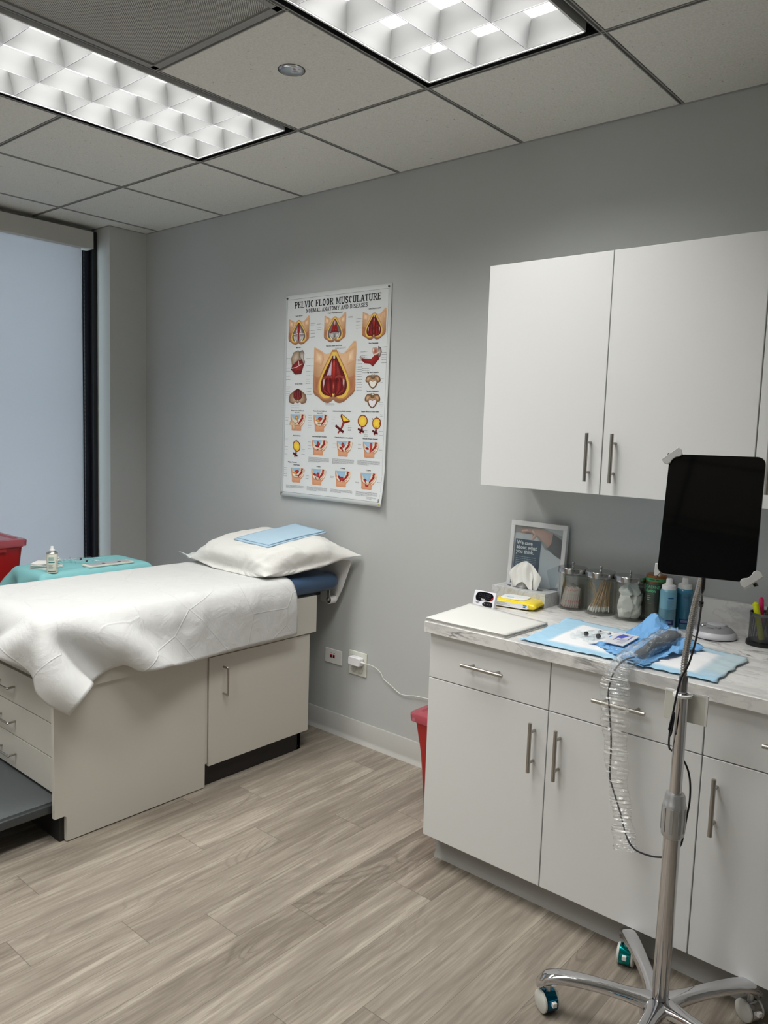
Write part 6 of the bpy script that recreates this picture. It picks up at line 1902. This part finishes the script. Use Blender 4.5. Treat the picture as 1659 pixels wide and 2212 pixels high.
m = bagmesh(slp, lambda s: 0.033 + 0.003 * sin(s * 40) + (0.006 * sin(s * 7)) - 0.008 * max(0, s - .9) * 10, lambda s: 0.008, 7, 0.30, 26, pleat=0.22)
m.build('sleeve', SLV, pr, smooth=20)
cab = [(0.818, -0.60, 0.879), (0.812, -0.635, 0.880), (0.806, -0.664, 0.872), (0.795, -0.678, 0.847), (0.786, -0.684, 0.793), (0.792, -0.684, 0.742), (0.803, -0.684, 0.653), (0.806, -0.685, 0.560), (0.815, -0.686, 0.530), (0.842, -0.687, 0.468), (0.866, -0.690, 0.407), (0.902, -0.72, 0.396), (0.955, -0.76, 0.415), (1.005, -0.80, 0.446), (1.034, -0.812, 0.470), (1.052, -0.812, 0.500), (1.057, -0.811, 0.530), (1.060, -0.806, 0.575), (1.064, -0.806, 0.617), (1.063, -0.811, 0.666), (1.054, -0.813, 0.700), (1.038, -0.815, 0.722), (1.020, -0.825, 0.735), (1.0185, -0.845, 0.752), (1.023, -0.859, 0.796), (1.031, -0.866, 0.856), (1.042, -0.868, 0.926), (1.061, -0.874, 0.975), (1.084, -0.905, 1.051), (1.113, -0.98, 1.143), (1.130, -1.04, 1.178), (1.150, -1.095, 1.190), (1.1615, -1.128, 1.196)]
CABM = mat('cable_dark', (14, 12, 26), 0.4)
MB().tube(spline(cab, 7), 0.0024, 10).build('cable', CABM, pr)
MB().tube(spline([(1.023, -0.866, 0.800), (1.029, -0.868, 0.835), (1.033, -0.868, 0.845), (1.031, -0.866, 0.815), (1.027, -0.863, 0.790), (1.0225, -0.860, 0.783)], 5), 0.0024, 8).build('cable_loop', CABM, pr)
MB().tube([(1.1622, -1.1290, 1.2195), (1.1618, -1.1280, 1.200), (1.160, -1.124, 1.192), (1.154, -1.108, 1.186)], [0.0052, 0.0054, 0.0042, 0.0028], 12, sc=(1, .7)).build('cable_plug', BLACKP, pr)
MB().tube([(1.112, -0.978, 1.141), (1.109, -0.969, 1.132)], 0.0048, 12).build('cable_clip', BLACKP, pr)
# ------------------------------------------------------------------ chrome tablet stand
SX, SY = 1.039, -0.837
st = thing('tablet_stand', 'chrome wheeled floor stand with a flexible neck in front of the base cabinets', 'stand', (SX, SY, 0))
hub = MB().lathe([(0.0005, 0.050), (0.040, 0.050), (0.046, 0.058), (0.046, 0.088), (0.040, 0.100), (0.030, 0.104), (0.028, 0.104)], (SX, SY, 0), 40).build('hub', CHROME, st, smooth=50)
MB().lathe([(0.0215, 0.102), (0.030, 0.102), (0.031, 0.104), (0.029, 0.107), (0.0215, 0.107)], (SX, SY, 0), 36).build('hub_ring', mat('ring_dark', (70, 66, 66), 0.25, 1.0), st)
ANG = [203, 130, 56, 344, 275]
TEALM = mat('caster_blue', (0, 104, 140), 0.12, 1.0, coat=0.3)
CYANM = mat('caster_teal', (0, 150, 150), 0.10, 1.0, coat=0.3)
WHEEL = mat('wheel_grey', (206, 206, 200), 0.45)
for k, ad in enumerate(ANG):
    a = radians(ad); d = Vector((cos(a), sin(a), 0)); s_ = Vector((-sin(a), cos(a), 0))
    c = Vector((SX, SY, 0))
    # arched leg: wide near the hub, rounded nose that turns down over the caster
    secs = [(0.020, 0.092, .030, .016), (0.050, 0.093, .022, .017), (0.085, 0.096, .0185, .015), (0.13, 0.100, .0185, .014), (0.18, 0.102, .020, .0135), (0.225, 0.101, .0215, .0135), (0.255, 0.097, .0220, .0140), (0.275, 0.089, .0215, .0155), (0.288, 0.077, .0195, .0150), (0.2935, 0.066, .015, .009), (0.294, 0.061, .006, .004)]
    m = MB(); R = []
    for i, (r_, z, w_, h_) in enumerate(secs):
        p = c + d * r_ + Vector((0, 0, z))
        r0, z0 = secs[max(i - 1, 0)][:2]; r1, z1 = secs[min(i + 1, len(secs) - 1)][:2]
        tg = Vector((d.x * (r1 - r0), d.y * (r1 - r0), z1 - z0)).normalized(); up = tg.cross(s_).normalized()
        if up.z < 0 and abs(up.z) > .2: up = -up
        if i >= 8: up = d
        ring = []
        for j in range(20):
            t = 2 * pi * j / 20
            x, y = cos(t), sin(t)
            q = (abs(x) ** 3 + abs(y) ** 3) ** (-1 / 3)
            ring.append(m.vert(p + s_ * (x * q * w_) + up * (y * q * h_)))
        R.append(ring)
    for A_, B_ in zip(R, R[1:]):
        for j in range(20): m.face((A_[j], A_[(j + 1) % 20], B_[(j + 1) % 20], B_[j]))
    m.face(R[0][::-1]); m.face(R[-1])
    m.build('leg', CHROME, st, smooth=60)
    # twin wheel caster, each swivelled its own way
    cc = c + d * 0.272
    sw_ = radians((20, -28, 20, 80, 10)[k])
    ax = Vector((cos(sw_ + 0.72), sin(sw_ + 0.72), 0))
    Mc = Matrix.Translation((cc.x, cc.y, 0.0285)) @ ax.to_track_quat('Z', 'Y').to_matrix().to_4x4()
    ca = MB().lathe([(0.0004, -0.0145), (0.0285, -0.0145), (0.0285, 0.0145), (0.0004, 0.0145)], seg=32, M=Mc).build('caster', [TEALM, CYANM, CHROME, TEALM, TEALM][k], st)
    for q in (-1, 1):
        MB().lathe([(0.0004, q * 0.0148), (0.024, q * 0.0148), (0.0280, q * 0.0165), (0.0280, q * 0.0215), (0.024, q * 0.0240), (0.0004, q * 0.0245)], seg=32, M=Mc).build('wheel', WHEEL, ca)
    fd = ax.cross(Vector((0, 0, 1)))
    if fd.dot(Vector((.65, -.75, 0))) < 0: fd = -fd
    Mb = Matrix.Translation(Vector((cc.x, cc.y, 0.036)) + fd * 0.030) @ fd.to_track_quat('Z', 'Y').to_matrix().to_4x4()
    MB().box(-0.006, 0.006, -0.006, 0.006, -0.003, 0.006, M=Mb).build('brake_tab', WPLAS, ca, bevel=0.001)
    MB().tube([(cc.x, cc.y, 0.050), (cc.x, cc.y, 0.086)], 0.008, 14).build('caster_stem', ALU, ca)
MB().lathe([(0.0205, 0.085), (0.0205, 0.56)], (SX, SY, 0), 40).build('lower_pole', CHROME, st)
co = MB()
prof = [(0.0215, 0.528), (0.0265, 0.534), (0.0275, 0.556), (0.0275, 0.606), (0.0262, 0.616), (0.0245, 0.618), (0.0238, 0.632), (0.0215, 0.638), (0.0150, 0.638)]
co.lathe(prof, (SX, SY, 0), 40)
cl = co.build('height_collar', mat('collar_silver', (196, 197, 198), 0.28, 0.75), st, smooth=40)
m = MB()
for k in range(9):
    t = 2 * pi * k / 9; r_ = 0.0278
    m.box(-0.0035, 0.0035, -0.0012, 0.0012, 0.545, 0.606, M=Matrix.Translation((SX + r_ * cos(t), SY + r_ * sin(t), 0)) @ Matrix.Rotation(t + pi / 2, 4, 'Z'))
m.build('collar_grip', mat('collar_grip', (180, 181, 182), 0.35, 0.6), cl)
MB().lathe([(0.0143, 0.60), (0.0143, 0.886), (0.0125, 0.888)], (SX, SY, 0), 36).build('upper_pole', CHROME, st)
MB().lathe([(0.0098, 0.884), (0.0105, 0.890), (0.0105, 0.926), (0.0085, 0.929)], (SX - 0.001, SY, 0), 28).build('neck_ferrule', mat('ferrule', (150, 150, 152), 0.2, 1.0), st)
# gooseneck: ribbed hose
gp = spline([(1.038, -0.837, 0.925), (1.0395, -0.842, 0.965), (1.047, -0.855, 1.008), (1.060, -0.880, 1.065), (1.078, -0.915, 1.122), (1.097, -0.950, 1.169), (1.116, -0.990, 1.215), (1.136, -1.025, 1.265), (1.148, -1.048, 1.315), (1.151, -1.066, 1.332)], 15)
# resample evenly for ribs
gl = [0.0]
for a, b_ in zip(gp, gp[1:]): gl.append(gl[-1] + (Vector(b_) - Vector(a)).length)
nr = 300; pts = []
for k in range(nr):
    s_ = gl[-1] * k / (nr - 1); i = min(len(gl) - 2, max(0, int(np.searchsorted(gl, s_)) - 1)); t = (s_ - gl[i]) / max(1e-9, gl[i + 1] - gl[i])
    pts.append(tuple(Vector(gp[i]).lerp(Vector(gp[i + 1]), t)))
MB().tube(pts, [(0.0062, 0.0074, 0.0080, 0.0074)[k % 4] for k in range(nr)], 16).build('gooseneck', mat('gooseneck_steel', (190, 190, 190), 0.22, 1.0), st, smooth=60)
# white accessory plate clamped behind the pole
Mp = Matrix.Translation((SX + 0.002, SY + 0.022, 0.0)) @ Matrix.Rotation(radians(6), 4, 'Z')
pl = MB().box(-0.050, 0.050, -0.002, 0.002, 0.812, 0.884, M=Mp).build('accessory_plate', mat('plate_white', (216, 216, 206), 0.35), st, bevel=0.001)
MB().box(-0.050, -0.030, 0.002, 0.007, 0.878, 0.884, M=Mp).box(0.034, 0.050, 0.002, 0.007, 0.878, 0.884, M=Mp).box(-0.050, 0.050, -0.003, 0.002, 0.880, 0.884, M=Mp).box(0.045, 0.050, -0.004, 0.002, 0.812, 0.884, M=Mp).build('plate_lip', WPLAS, pl)
MB().lathe([(0.0148, 0.880), (0.0225, 0.880), (0.0225, 0.886), (0.0148, 0.886)], (SX, SY, 0), 32).build('clamp_ring', WPLAS, pl)

# tablet
Mt = Matrix.Translation((1.156, -1.097, 1.34)) @ Matrix.Rotation(0.208, 4, 'Z') @ Matrix.Rotation(-0.28, 4, 'X') @ Matrix.Rotation(-0.007, 4, 'Y')
tl = thing('tablet', 'black screened tablet held upright on top of the chrome stand', 'tablet', (1.156, -1.097, 1.34))
w_, h_ = 0.1795 / 2, 0.2486 / 2
MB().rbox(-w_, w_, 0.0005, 0.0062, -h_, h_, 0.0155, 8, M=Mt, axis='y').build('case', mat('tablet_silver', (150, 152, 156), 0.3, 0.9), tl, bevel=0.0015)
def screen_mat():
    m = mat('tablet_glass', (3, 3, 5), 0.05, spec=0.4); return m
MB().rbox(-w_ + 0.0008, w_ - 0.0008, -0.0003, 0.0008, -h_ + 0.0008, h_ - 0.0008, 0.0150, 8, M=Mt, axis='y').build('screen', screen_mat(), tl)
# holder clamps belong to the stand
GC = mat('clamp_grey', (206, 206, 204), 0.35)
def hook(cx, cz, rot, name='corner_clamp'):
    M2 = Mt @ Matrix.Translation((cx, 0, cz)) @ Matrix.Rotation(rot, 4, 'Y')
    m = MB()
    shape = [(-0.021, 0.006), (0.021, 0.006), (0.0215, 0.0), (0.018, -0.007), (0.012, -0.0085), (0.004, -0.0045), (-0.004, -0.0045), (-0.012, -0.0085), (-0.018, -0.007), (-0.0215, 0.0)]
    m.prism(shape, -0.0075, -0.0030, 'y', M=M2)
    m.box(-0.020, 0.020, -0.0075, 0.016, 0.005, 0.009, M=M2)
    return m.build(name, GC, st, bevel=0.0008)
hook(-w_ + 0.0075, h_ - 0.0075, radians(-40)); hook(w_ - 0.0075, -h_ + 0.0075, radians(140))
m = MB()
for (ax_, az_) in ((-w_ + .0, h_ - .0), (w_ - .0, -h_ + .0), (-w_, -h_)):
    p0 = Mt @ Vector((0, 0.016, 0)); p1 = Mt @ Vector((ax_ * 1.03, 0.014, az_ * 1.03))
    m.tube([p0, p1], 0.006, 8, sc=(1.2, .5))
m.build('holder_arms', BLACKP, st)
MB().box(-w_ - 0.006, -w_ + 0.006, 0.008, 0.016, -h_ - 0.004, -h_ + 0.022, M=Mt).build('holder_corner', GC, st, bevel=0.001)
MB().rbox(-0.035, 0.035, 0.009, 0.022, -0.035, 0.035, 0.012, M=Mt, axis='y').build('holder_plate', BLACKP, st)
MB().tube([tuple(Mt @ Vector((0, 0.022, 0))), tuple(Mt @ Vector((-0.002, 0.034, -0.004)))], 0.012, 18).build('holder_joint', BLACKP, st)
